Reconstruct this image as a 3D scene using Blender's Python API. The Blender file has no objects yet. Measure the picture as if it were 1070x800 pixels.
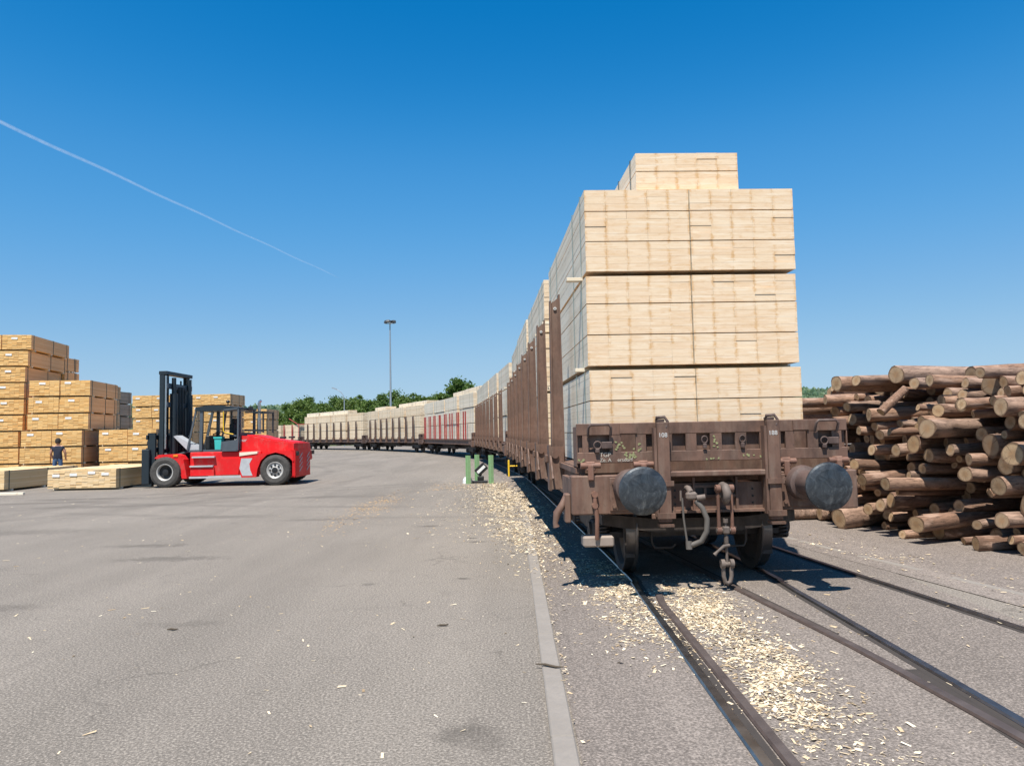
import bpy, bmesh, math, random
import numpy as np
from mathutils import Vector, Matrix

random.seed(7)
rng = np.random.default_rng(7)
R = math.radians
scene = bpy.context.scene
COL = scene.collection

# ------------------------------------------------------------------ camera
cam_d = bpy.data.cameras.new('camera')
cam = bpy.data.objects.new('camera', cam_d)
COL.objects.link(cam)
cam_d.sensor_width = 36.0
cam_d.lens = 26.24
cam_d.clip_start = 0.05
cam_d.clip_end = 40000
cam.matrix_world = (Matrix.Translation((0, 0, 1.6)) @ Matrix.Rotation(R(93.81), 4, 'X')
                    @ Matrix.Rotation(R(-1.2), 4, 'Z'))
scene.camera = cam

# ------------------------------------------------------------------ sky, sun, exposure
SUN_EL, SUN_AZ = 65.0, 17.0           # light travels towards +y, turned SUN_AZ degrees to the right
world = bpy.data.worlds.new('World')
scene.world = world
world.use_nodes = True
wn = world.node_tree.nodes
wl = world.node_tree.links
wn.clear()
w_out = wn.new('ShaderNodeOutputWorld')
w_bg = wn.new('ShaderNodeBackground')
w_sky = wn.new('ShaderNodeTexSky')
w_sky.sky_type = 'NISHITA'
w_sky.sun_disc = False
w_sky.sun_elevation = R(SUN_EL)
w_sky.sun_rotation = R(180 + SUN_AZ)
w_sky.altitude = 0
w_sky.air_density = 1.0
w_sky.dust_density = 0.0
w_sky.ozone_density = 6.0
# the photograph's deep polarised blue: one colour response for the whole sky
SKY_STRENGTH, EXPOSURE = 0.085, 0.8
SKY_K = SKY_STRENGTH * 2 ** EXPOSURE
w_in = wn.new('ShaderNodeMix')
w_in.data_type = 'RGBA'
w_in.blend_type = 'MULTIPLY'
w_in.inputs[0].default_value = 1.0
w_in.inputs[7].default_value = (SKY_K / 2, SKY_K / 2, SKY_K / 2, 1)
wl.new(w_sky.outputs[0], w_in.inputs[6])
w_cv = wn.new('ShaderNodeRGBCurve')
w_cv.mapping.use_clip = False
w_cv.mapping.extend = 'EXTRAPOLATED'
for ch, pts in ((0, [(0, .0), (.119, .002), (.187, .067), (.37, .235), (.565, .352), (.91, .44), (1.6, .60)]),
                (1, [(0, 0), (.223, .18), (.347, .323), (.60, .475), (.855, .578), (1.2, .65), (1.8, .80)]),
                (2, [(0, 0), (.462, .525), (.658, .708), (1.05, .795), (1.4, .83), (1.9, .95)])):
    cv = w_cv.mapping.curves[ch]
    while len(cv.points) < len(pts):
        cv.points.new(.5, .5)
    for p, (px_, py_) in zip(cv.points, pts):
        p.location = (px_ / 2, py_ / 2)
        p.handle_type = 'AUTO_CLAMPED'
w_cv.mapping.update()
wl.new(w_in.outputs[2], w_cv.inputs['Color'])
w_up = wn.new('ShaderNodeMix')
w_up.data_type = 'RGBA'
w_up.blend_type = 'MULTIPLY'
w_up.inputs[0].default_value = 1.0
w_up.inputs[7].default_value = (2 / SKY_K, 2 / SKY_K, 2 / SKY_K, 1)
wl.new(w_cv.outputs[0], w_up.inputs[6])
wl.new(w_up.outputs[2], w_bg.inputs['Color'])
w_bg.inputs['Strength'].default_value = SKY_STRENGTH
wl.new(w_bg.outputs[0], w_out.inputs['Surface'])

sun_d = bpy.data.lights.new('sun', 'SUN')
sun = bpy.data.objects.new('sun', sun_d)
COL.objects.link(sun)
sun_d.energy = 4.2
sun_d.angle = R(0.53)
sun_d.color = (1.0, 0.95, 0.87)
_d = Vector((math.sin(R(SUN_AZ)) * math.cos(R(SUN_EL)), math.cos(R(SUN_AZ)) * math.cos(R(SUN_EL)), -math.sin(R(SUN_EL))))
sun.rotation_euler = _d.to_track_quat('-Z', 'Y').to_euler()
sun.location = (-20, -40, 80)

scene.view_settings.view_transform = 'Standard'
scene.view_settings.look = 'None'
scene.view_settings.gamma = 1.0
scene.view_settings.exposure = EXPOSURE
scene.cycles.use_denoising = True
scene.cycles.max_bounces = 6
scene.cycles.transparent_max_bounces = 12

# ------------------------------------------------------------------ materials
MATS = {}


class NT:
    def __init__(self, name):
        m = bpy.data.materials.new(name)
        m.use_nodes = True
        self.m = m
        self.n = m.node_tree.nodes
        self.l = m.node_tree.links
        self.p = self.n['Principled BSDF']
        self.out = self.n['Material Output']
        self.tc = self.n.new('ShaderNodeTexCoord')
        MATS[name] = m

    def new(self, t):
        return self.n.new(t)

    def link(self, a, b):
        self.l.new(a, b)

    def mapping(self, coord='Object', scale=(1, 1, 1), rot=(0, 0, 0)):
        mp = self.new('ShaderNodeMapping')
        mp.inputs['Scale'].default_value = scale
        mp.inputs['Rotation'].default_value = rot
        self.link(self.tc.outputs[coord], mp.inputs['Vector'])
        return mp.outputs[0]

    def noise(self, scale, detail=4, rough=0.6, vec=None, dist=0.0):
        t = self.new('ShaderNodeTexNoise')
        t.inputs['Scale'].default_value = scale
        t.inputs['Detail'].default_value = detail
        t.inputs['Roughness'].default_value = rough
        t.inputs['Distortion'].default_value = dist
        self.link(vec if vec is not None else self.tc.outputs['Object'], t.inputs['Vector'])
        return t.outputs['Fac']

    def ramp(self, fac, stops):
        r = self.new('ShaderNodeValToRGB')
        el = r.color_ramp.elements
        while len(el) < len(stops):
            el.new(0.5)
        for e, (p, c) in zip(el, stops):
            e.position = p
            e.color = (c[0], c[1], c[2], 1) if not isinstance(c, (int, float)) else (c, c, c, 1)
        self.link(fac, r.inputs['Fac'])
        return r.outputs['Color']

    def mix(self, fac, a, b, mode='MIX'):
        m = self.new('ShaderNodeMix')
        m.data_type = 'RGBA'
        m.blend_type = mode
        for sock, v in ((m.inputs[0], fac), (m.inputs[6], a), (m.inputs[7], b)):
            if isinstance(v, (int, float)):
                sock.default_value = v
            elif isinstance(v, tuple):
                sock.default_value = (v[0], v[1], v[2], 1)
            else:
                self.link(v, sock)
        return m.outputs[2]

    def math(self, op, a, b=None, c=None):
        m = self.new('ShaderNodeMath')
        m.operation = op
        for i, v in enumerate((a, b, c)):
            if v is None:
                continue
            if isinstance(v, (int, float)):
                m.inputs[i].default_value = v
            else:
                self.link(v, m.inputs[i])
        return m.outputs[0]

    def rnd(self):
        """a random value for each object and each loose piece of a mesh"""
        oi = self.new('ShaderNodeObjectInfo')
        g = self.new('ShaderNodeNewGeometry')
        return self.math('FRACT', self.math('ADD', oi.outputs['Random'], g.outputs['Random Per Island']))

    def bump(self, h, strength=0.3, dist=0.01):
        b = self.new('ShaderNodeBump')
        b.inputs['Strength'].default_value = strength
        b.inputs['Distance'].default_value = dist
        self.link(h, b.inputs['Height'])
        self.link(b.outputs[0], self.p.inputs['Normal'])

    def base(self, c):
        if isinstance(c, tuple):
            self.p.inputs['Base Color'].default_value = (c[0], c[1], c[2], 1)
        else:
            self.link(c, self.p.inputs['Base Color'])

    def rough(self, r):
        if isinstance(r, (int, float)):
            self.p.inputs['Roughness'].default_value = r
        else:
            self.link(r, self.p.inputs['Roughness'])

    def sep(self, coord='Object'):
        s = self.new('ShaderNodeSeparateXYZ')
        self.link(self.tc.outputs[coord], s.inputs[0])
        return s.outputs


def paint(name, c1, c2, scale=6, rough=0.5, metallic=0.0, bump=0.1, dirt=None):
    t = NT(name)
    col = t.ramp(t.noise(scale, 6, 0.65), [(0.32, c1), (0.68, c2)])
    if dirt:
        f = t.ramp(t.noise(scale * 0.45, 8, 0.75), [(0.52, 0.0), (0.70, 0.85)])
        col = t.mix(f, col, dirt)
    t.base(col)
    t.rough(rough)
    t.p.inputs['Metallic'].default_value = metallic
    if bump:
        t.bump(t.noise(scale * 5, 4, 0.6), bump, 0.004)
    return t.m


def simple(name, c, rough=0.5, metallic=0.0):
    return paint(name, tuple(v * 0.9 for v in c), tuple(min(1, v * 1.08) for v in c), 8, rough, metallic, 0.04)


# ground -----------------------------------------------------------
def asphalt(name, tint, stains=(), arcs=()):
    t = NT(name)
    big = t.noise(0.16, 5, 0.6)
    streak = t.noise(1.0, 5, 0.6, t.mapping('Object', (0.55, 0.09, 1), (0, 0, R(28))))
    streak2 = t.noise(1.0, 5, 0.6, t.mapping('Object', (1.5, 0.07, 1), (0, 0, R(-38))))
    grain = t.noise(62, 4, 0.75)
    big2 = t.noise(0.33, 4, 0.6)
    col = t.ramp(big, [(0.30, tuple(v * 0.86 for v in tint)), (0.70, tuple(v * 1.12 for v in tint))])
    col = t.mix(t.ramp(streak, [(0.36, 0.75), (0.58, 0.0)]), col, tuple(v * 0.62 for v in tint))
    col = t.mix(t.ramp(streak2, [(0.55, 0.0), (0.70, 0.5)]), col, tuple(v * 1.28 for v in tint))
    mid = t.noise(3.2, 6, 0.7)
    col = t.mix(t.ramp(mid, [(0.54, 0.0), (0.72, 0.65)]), col, tuple(v * 0.66 for v in tint))
    col = t.mix(t.ramp(grain, [(0.40, 0.75), (0.50, 0.0)]), col, tuple(v * 0.45 for v in tint))
    col = t.mix(t.ramp(grain, [(0.51, 0.0), (0.62, 0.75)]), col, tuple(min(0.9, v * 1.75) for v in tint))
    vo = t.new('ShaderNodeTexVoronoi')
    vo.inputs['Scale'].default_value = 130
    t.link(t.tc.outputs['Object'], vo.inputs['Vector'])
    col = t.mix(t.ramp(vo.outputs['Color'], [(0.30, 0.30), (0.42, 0.0)]), col, tuple(v * 0.5 for v in tint))
    ve = t.new('ShaderNodeTexVoronoi')
    ve.feature = 'DISTANCE_TO_EDGE'
    ve.inputs['Scale'].default_value = .42
    wv = t.new('ShaderNodeVectorMath')
    wv.operation = 'ADD'
    nz_ = t.new('ShaderNodeTexNoise')
    nz_.inputs['Scale'].default_value = 1.6
    nz_.inputs['Detail'].default_value = 6
    t.link(t.tc.outputs['Object'], nz_.inputs['Vector'])
    t.link(t.tc.outputs['Object'], wv.inputs[0])
    t.link(nz_.outputs['Color'], wv.inputs[1])
    t.link(wv.outputs[0], ve.inputs['Vector'])
    crack = t.math('MULTIPLY', t.ramp(ve.outputs['Distance'], [(0.0, .8), (.006, 0.0)]), t.ramp(t.noise(.7, 4, .6), [(.50, 0.0), (.60, .8)]))
    col = t.mix(crack, col, tuple(v * 0.4 for v in tint))
    grit = t.noise(24, 5, .75)
    col = t.mix(t.ramp(grit, [(.58, 0.0), (.70, .5)]), col, tuple(min(.9, v * 1.5) for v in tint))
    col = t.mix(t.ramp(grit, [(.30, .5), (.42, 0.0)]), col, tuple(v * .6 for v in tint))
    # tar-dark spill marks and repaired spots, each with its own ragged outline
    sx, sy, sz = t.sep()
    wob = t.math('MULTIPLY', t.math('SUBTRACT', t.noise(5.0, 8, 0.8), 0.5), 3.4)
    for (px, py, rx, ry, dark) in stains:
        dx = t.math('DIVIDE', t.math('SUBTRACT', sx, px), rx)
        dy = t.math('DIVIDE', t.math('SUBTRACT', sy, py), ry)
        rr = t.math('SQRT', t.math('ADD', t.math('MULTIPLY', dx, dx), t.math('MULTIPLY', dy, dy)))
        rr = t.math('ADD', rr, wob)
        col = t.mix(t.ramp(rr, [(0.35, dark), (1.0, 0.0)]), col, tuple(v * 0.35 for v in tint))
    for (px, py, rad, wid, f_) in arcs:
        dx, dy = t.math('SUBTRACT', sx, px), t.math('SUBTRACT', sy, py)
        rr = t.math('SQRT', t.math('ADD', t.math('MULTIPLY', dx, dx), t.math('MULTIPLY', dy, dy)))
        rr = t.math('ABSOLUTE', t.math('SUBTRACT', t.math('ADD', rr, t.math('MULTIPLY', wob, .06)), rad))
        mk = t.math('MULTIPLY', t.ramp(t.math('DIVIDE', rr, wid), [(.35, f_), (1.0, 0.0)]), t.ramp(big2, [(.40, 0.0), (.62, 1.0)]))
        col = t.mix(mk, col, tuple(v * 0.5 for v in tint))
    t.base(col)
    t.rough(0.92)
    t.p.inputs['Specular IOR Level'].default_value = 0.25
    t.bump(t.math('ADD', grain, t.math('MULTIPLY', vo.outputs['Distance'], 0.6)), 0.55, 0.006)
    return t.m


STAINS = [(-0.26, 4.1, .22, .22, .55), (-1.5, 13.2, .30, .14, .6), (-.55, 11.2, .16, .10, .75), (-.66, 11.6, .12, .06, .7),
          (-.6, 8.4, .10, .06, .8), (-1.6, 8.2, .12, .1, .5), (-4.7, 10.2, .9, .25, .5), (-5.6, 11.5, .8, .22, .5), (-5.0, 7.4, .5, .2, .35),
          (-7.5, 9.6, 1.2, .3, .45), (-3.8, 14.6, 1.0, .24, .45), (-2.9, 6.6, .4, .16, .3), (-9.0, 13.5, 1.8, .5, .35),
          (-6.2, 15.5, 1.5, .4, .4), (-10.5, 18.5, 2.2, .5, .4), (-4.8, 20.0, 1.6, .5, .35), (-12.0, 21.0, 2.5, .5, .45)]
asphalt('asphalt_yard', (0.238, 0.206, 0.172), STAINS,
        [(-14, 46, 24.0, .32, .55), (-14, 46, 26.1, .32, .5), (-20, 52, 33, .35, .45), (-20, 52, 35.2, .35, .4), (2, 44, 27.5, .3, .45), (2, 44, 29.6, .3, .45), (-30, 30, 22, .35, .5), (-30, 30, 24.2, .35, .4)])
asphalt('asphalt_track', (0.218, 0.183, 0.156), [(1.5, 9.0, .8, 1.6, .4), (2.1, 10.6, .7, 1.2, .5)])
asphalt('asphalt_right', (0.235, 0.196, 0.168))
t = NT('kerb_concrete')
t.base(t.mix(t.ramp(t.noise(30, 4, .7), [(.3, .5), (.6, 0.0)]), t.ramp(t.noise(2.5, 5, .6), [(.3, (.225, .195, .165)), (.7, (.285, .25, .215))]), (.2, .18, .16)))
t.rough(.9)
t.bump(t.noise(60, 4, .7), .4, .004)
# steel, wagon paint ------------------------------------------------
t = NT('rail_side')
t.base(t.ramp(t.noise(9, 6, .7), [(.3, (.055, .038, .031)), (.7, (.12, .082, .066))]))
t.rough(.75)
t.p.inputs['Metallic'].default_value = .3
t = NT('rail_top')
t.base(t.ramp(t.noise(5, 5, .6), [(.3, (.14, .125, .115)), (.7, (.30, .29, .285))]))
t.rough(.28)
t.p.inputs['Metallic'].default_value = .9
t = NT('rail_dull')
t.base(t.ramp(t.noise(5, 5, .6), [(.3, (.070, .052, .045)), (.7, (.125, .098, .086))]))
t.rough(.6)
t.p.inputs['Metallic'].default_value = .25


def wagon_paint(name, c, dirt, rust):
    t = NT(name)
    col = t.ramp(t.noise(2.3, 6, .6), [(.3, tuple(v * .82 for v in c)), (.7, tuple(v * 1.16 for v in c))])
    drip = t.noise(1, 6, .65, t.mapping('Object', (13, 13, 1.6)))
    col = t.mix(t.ramp(drip, [(.47, 0.0), (.70, .75)]), col, dirt)
    soot = t.noise(1.1, 7, .7, t.mapping('Object', (3, 3, 1.5)))
    col = t.mix(t.ramp(soot, [(.46, 0.0), (.64, .75)]), col, tuple(v * .42 for v in c))
    col = t.mix(t.ramp(t.noise(16, 6, .75), [(.60, 0.0), (.70, .8)]), col, rust)
    t.base(col)
    t.rough(t.ramp(t.noise(9, 4, .6), [(.3, .55), (.7, .85)]))
    t.bump(t.noise(34, 5, .65), .22, .004)
    return t.m


wagon_paint('brown_paint', (.160, .088, .061), (.215, .150, .112), (.068, .036, .025))
wagon_paint('dark_brown_paint', (.105, .066, .055), (.15, .105, .088), (.06, .035, .028))
wagon_paint('red_stake_paint', (.42, .045, .045), (.34, .10, .085), (.2, .04, .03))
wagon_paint('under_steel', (.055, .043, .038), (.095, .076, .064), (.05, .03, .022))
wagon_paint('rust_iron', (.20, .098, .066), (.26, .155, .11), (.11, .05, .035))
wagon_paint('grey_iron', (.16, .125, .105), (.22, .17, .135), (.10, .055, .038))
t = NT('buffer_steel')
sx, sy, sz = t.sep()
sm = t.noise(7, 8, .75, t.mapping('Object', (1, 1, 1)), 1.2)
t.base(t.ramp(sm, [(.36, (.028, .032, .037)), (.54, (.066, .074, .082)), (.66, (.14, .15, .155)), (.74, (.42, .43, .43))]))
t.rough(t.ramp(t.noise(11, 7, .7), [(.3, .26), (.7, .6)]))
t.p.inputs['Metallic'].default_value = .5
t.bump(t.noise(15, 7, .7), .25, .006)
simple('wheel_face', (.075, .06, .052), .7, .3)
simple('wheel_tread', (.16, .14, .13), .42, .8)
simple('chalk_white', (.55, .48, .40), .9)
simple('chalk_green', (.27, .27, .13), .9)
simple('sign_white', (.60, .59, .57), .7)
simple('hose_rubber', (.105, .092, .080), .7)
simple('yellow_paint', (.80, .50, .02), .5)
simple('step_wood', (.30, .24, .20), .85)


# sawn timber -------------------------------------------------------
def lumber(name, lo, mid, hi, stain, spot=0.5, grain=26, edge=0.0):
    t = NT(name)
    r = t.rnd()
    col = t.ramp(r, [(0.0, lo), (0.45, mid), (1.0, hi)])
    # growth marks run across the sawn ends, grain runs along the sides
    v1 = t.mapping('Object', (5, .9, grain))
    ofs = t.new('ShaderNodeVectorMath')
    ofs.operation = 'ADD'
    cmb = t.new('ShaderNodeCombineXYZ')
    for i in range(3):
        t.link(t.math('MULTIPLY', r, 37.0), cmb.inputs[i])
    t.link(v1, ofs.inputs[0])
    t.link(cmb.outputs[0], ofs.inputs[1])
    g = t.noise(1.6, 6, .65, ofs.outputs[0], .8)
    col = t.mix(t.ramp(g, [(.50, 0.0), (.74, spot)]), col, stain)
    col = t.mix(t.ramp(g, [(.30, .35), (.46, 0.0)]), col, hi)
    k = t.noise(5.5, 3, .5)
    col = t.mix(t.ramp(k, [(.66, 0.0), (.74, .55)]), col, stain)
    if edge:
        # resin-brown bleeding at the board edges
        sx_, sy_, sz_ = t.sep()
        e_ = t.math('MINIMUM', sx_, t.math('SUBTRACT', edge, sx_))
        gp = t.new('ShaderNodeNewGeometry')
        wn_ = t.noise(9.0, 5, .7, gp.outputs['Position'])
        e_ = t.math('ADD', e_, t.math('MULTIPLY', t.math('SUBTRACT', t.noise(30, 5, .7, gp.outputs['Position']), .5), .07))
        blot = t.math('MULTIPLY', t.ramp(e_, [(.0, .8), (.030, 0.0)]), t.ramp(wn_, [(.45, 0.0), (.56, 1.0)]))
        col = t.mix(blot, col, stain)
        mpg = t.new('ShaderNodeMapping')
        mpg.inputs['Scale'].default_value = (2.2, 1, 42)
        t.link(gp.outputs['Position'], mpg.inputs['Vector'])
        band = t.noise(1.0, 5, .7, mpg.outputs[0], .4)
        col = t.mix(t.ramp(band, [(.52, 0.0), (.66, .55)]), col, (.66, .43, .23))
        col = t.mix(t.ramp(band, [(.34, .7), (.46, 0.0)]), col, (.84, .72, .56))
    t.base(col)
    t.rough(.82)
    t.p.inputs['Specular IOR Level'].default_value = .2
    t.bump(g, .18, .004)
    return t.m


lumber('lumber_pale', (.745, .553, .372), (.765, .582, .40), (.785, .615, .432), (.58, .325, .125), spot=.4, grain=14, edge=.228)
lumber('lumber_side', (.74, .645, .50), (.79, .70, .555), (.83, .75, .61), (.42, .36, .29), spot=.4)
lumber('lumber_train', (.68, .53, .36), (.74, .60, .43), (.79, .66, .49), (.56, .38, .21), spot=.35)
lumber('lumber_gold', (.68, .395, .145), (.765, .475, .19), (.81, .55, .25), (.50, .25, .075), spot=.6, grain=40)
lumber('lumber_brown', (.70, .41, .21), (.75, .45, .24), (.79, .51, .29), (.52, .28, .13))
lumber('lumber_grey', (.33, .265, .20), (.40, .325, .25), (.46, .38, .30), (.22, .17, .13))
lumber('timber_white', (.66, .56, .42), (.74, .65, .51), (.80, .72, .58), (.6, .45, .3), spot=.3)
lumber('lumber_fresh', (.72, .50, .26), (.78, .56, .31), (.82, .63, .39), (.56, .34, .14), spot=.5, grain=40)
simple('strap_dark', (.05, .085, .085), .5)
simple('strap_light', (.16, .24, .225), .5)
simple('paper_white', (.78, .77, .74), .8)
simple('marking_red', (.5, .04, .03), .7)
# logs ----------------------------------------------------------------
t = NT('log_bark')
oi = t.new('ShaderNodeObjectInfo')
c = t.ramp(oi.outputs['Random'], [(0, (.17, .095, .060)), (.25, (.27, .155, .10)), (.5, (.37, .215, .135)), (.75, (.33, .215, .155)), (1, (.20, .135, .10))])
v = t.mapping('Object', (1.0, 1.0, 9.0))
nb = t.noise(2.4, 8, .75, v, .5)
c = t.mix(t.ramp(nb, [(.36, .75), (.52, 0.0)]), c, (.085, .048, .030))
c = t.mix(t.ramp(t.noise(1.7, 5, .6, t.mapping('Object', (.55, .55, 5.0))), [(.52, 0.0), (.62, .8)]), c, (.42, .275, .20))
c = t.mix(t.ramp(t.noise(2.2, 5, .6, t.mapping('Object', (.5, .5, 3.5), (0, 0, 2))), [(.56, 0.0), (.66, .7)]), c, (.10, .058, .040))
fl = t.noise(2.0, 6, .8, t.mapping('Object', (2.2, 2.2, 24.0)), .3)
c = t.mix(t.ramp(fl, [(.34, .85), (.45, 0.0)]), c, (.06, .034, .022))
t.base(c)
t.rough(.9)
t.bump(t.math('ADD', nb, fl), .8, .012)
t = NT('log_end')
sx, sy, sz = t.sep()
rr = t.math('SQRT', t.math('ADD', t.math('MULTIPLY', sx, sx), t.math('MULTIPLY', sy, sy)))
wobble = t.math('MULTIPLY', t.noise(9, 4, .6), .12)
ring = t.math('SINE', t.math('MULTIPLY', t.math('ADD', rr, wobble), 75))
oi = t.new('ShaderNodeObjectInfo')
c0 = t.ramp(oi.outputs['Random'], [(0, (.46, .305, .165)), (.4, (.62, .44, .265)), (.75, (.53, .375, .23)), (1, (.34, .245, .16))])
c = t.mix(t.ramp(ring, [(.1, .0), (.9, .32)]), c0, (.34, .19, .08))
c = t.mix(t.ramp(t.math('ADD', rr, wobble), [(.30, .62), (.62, 0.0)]), c, (.36, .195, .085))
c = t.mix(t.ramp(t.math('ADD', rr, wobble), [(.84, 0.0), (.98, .9)]), c, (.15, .085, .05))
c = t.mix(t.ramp(t.noise(2.2, 6, .75), [(.46, 0.0), (.66, .75)]), c, (.30, .20, .125))
ang = t.math('ARCTAN2', sy, sx)
crk = t.new('ShaderNodeTexNoise')
crk.noise_dimensions = '1D'
crk.inputs['Scale'].default_value = 5.0
t.link(t.math('ADD', ang, t.math('MULTIPLY', oi.outputs['Random'], 50.0)), crk.inputs['W'])
c = t.mix(t.ramp(crk.outputs['Fac'], [(.70, 0.0), (.74, .8)]), c, (.11, .065, .03))
t.base(c)
t.rough(.88)
# leaves, hill ---------------------------------------------------------
for nm, ca, cb in (('leaf_a', (.055, .110, .018), (.145, .215, .042)), ('leaf_b', (.046, .096, .020), (.118, .190, .040)),
                   ('leaf_c', (.062, .115, .018), (.155, .215, .045)), ('leaf_hill', (.030, .066, .028), (.070, .118, .046))):
    t = NT(nm)
    t.base(t.ramp(t.rnd(), [(0, ca), (1, cb)]))
    t.rough(.6)
    if nm != 'leaf_hill':
        tr = t.new('ShaderNodeBsdfTranslucent')
        tr.inputs['Color'].default_value = (cb[0] * 1.2, cb[1] * 1.2, cb[2], 1)
        mx = t.new('ShaderNodeMixShader')
        mx.inputs[0].default_value = .3
        t.link(t.p.outputs[0], mx.inputs[1])
        t.link(tr.outputs[0], mx.inputs[2])
        t.link(mx.outputs[0], t.out.inputs['Surface'])
paint('tree_bark', (.06, .045, .03), (.12, .09, .06), 8, .9)
paint('meadow', (.07, .11, .03), (.13, .16, .05), .02, .95, 0, 0)
paint('hill_ground', (.030, .055, .022), (.055, .085, .032), .01, .95, 0, 0)
# forklift, person and small things ---------------------------------------
t = NT('forklift_red')
cr_ = t.ramp(t.noise(1.8, 5, .6), [(.3, (.64, .012, .014)), (.7, (.74, .016, .018))])
cr_ = t.mix(t.ramp(t.noise(3.5, 8, .75, t.mapping('Object', (1, 1, .6))), [(.50, 0.0), (.70, .45)]), cr_, (.36, .16, .13))
t.base(cr_)
t.rough(t.ramp(t.noise(6, 5, .7), [(.3, .38), (.7, .6)]))
t.p.inputs['Specular IOR Level'].default_value = .3
simple('mast_paint', (.022, .032, .040), .45, .2)
simple('cab_grey', (.085, .10, .115), .45, .1)
simple('black_plastic', (.015, .015, .016), .5)
simple('light_grey', (.45, .46, .47), .6)
simple('chrome', (.55, .55, .56), .25, .9)
t = NT('tyre_rubber')
t.base(t.ramp(t.noise(10, 5, .7), [(.3, (.040, .037, .034)), (.7, (.085, .078, .070))]))
t.rough(.85)
simple('rim_white', (.50, .48, .45), .5, .2)
simple('seat_black', (.02, .02, .022), .8)
simple('teal_plastic', (.05, .46, .42), .45)
simple('orange_lens', (.8, .25, .02), .3)
simple('glass_red_dark', (.16, .02, .02), .3)
t = NT('cab_glass')
t.base((.85, .9, .9))
t.rough(.04)
t.p.inputs['Transmission Weight'].default_value = 1.0
t.p.inputs['IOR'].default_value = 1.02
t.p.inputs['Specular IOR Level'].default_value = .5
simple('post_green', (.26, .44, .22), .6)
simple('signal_black', (.012, .012, .013), .5)
simple('signal_white', (.75, .75, .73), .5)
simple('galvanised', (.42, .45, .48), .45, .6)
simple('lamp_glass', (.03, .035, .04), .6)
simple('skin', (.50, .27, .19), .6)
simple('hair_dark', (.020, .015, .012), .8)
simple('shirt_navy', (.018, .024, .045), .9)
simple('jeans_blue', (.08, .15, .28), .9)
simple('shoe_black', (.02, .02, .02), .7)
t = NT('wood_chip')
t.base(t.ramp(t.rnd(), [(0, (.30, .21, .12)), (.2, (.52, .39, .24)), (.6, (.68, .55, .37)), (1, (.79, .69, .52))]))
t.rough(.85)
t.p.inputs['Specular IOR Level'].default_value = .2
t = NT('sawdust')
t.base(t.ramp(t.rnd(), [(0, (.42, .25, .11)), (1, (.62, .42, .21))]))
t.rough(.9)
t = NT('contrail_vapour')
nz = t.noise(.012, 5, .6)
sx, sy, sz = t.sep()
lw = t.new('ShaderNodeLayerWeight')
lw.inputs['Blend'].default_value = .35
edge = t.math('SUBTRACT', 1.0, lw.outputs['Facing'])
tp = t.new('ShaderNodeBsdfTransparent')
df = t.new('ShaderNodeBsdfDiffuse')
df.inputs['Color'].default_value = (.98, .98, .98, 1)
mx = t.new('ShaderNodeMixShader')
t.link(t.math('MULTIPLY', t.math('MULTIPLY', edge, edge), t.ramp(nz, [(.25, .12), (.75, .30)])), mx.inputs[0])
tl = t.new('ShaderNodeBsdfTranslucent')
tl.inputs['Color'].default_value = (.98, .98, .98, 1)
ml = t.new('ShaderNodeMixShader')
ml.inputs[0].default_value = .65
t.link(df.outputs[0], ml.inputs[1])
t.link(tl.outputs[0], ml.inputs[2])
t.link(tp.outputs[0], mx.inputs[1])
t.link(ml.outputs[0], mx.inputs[2])
t.link(mx.outputs[0], t.out.inputs['Surface'])
t.n.remove(t.p)


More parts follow.
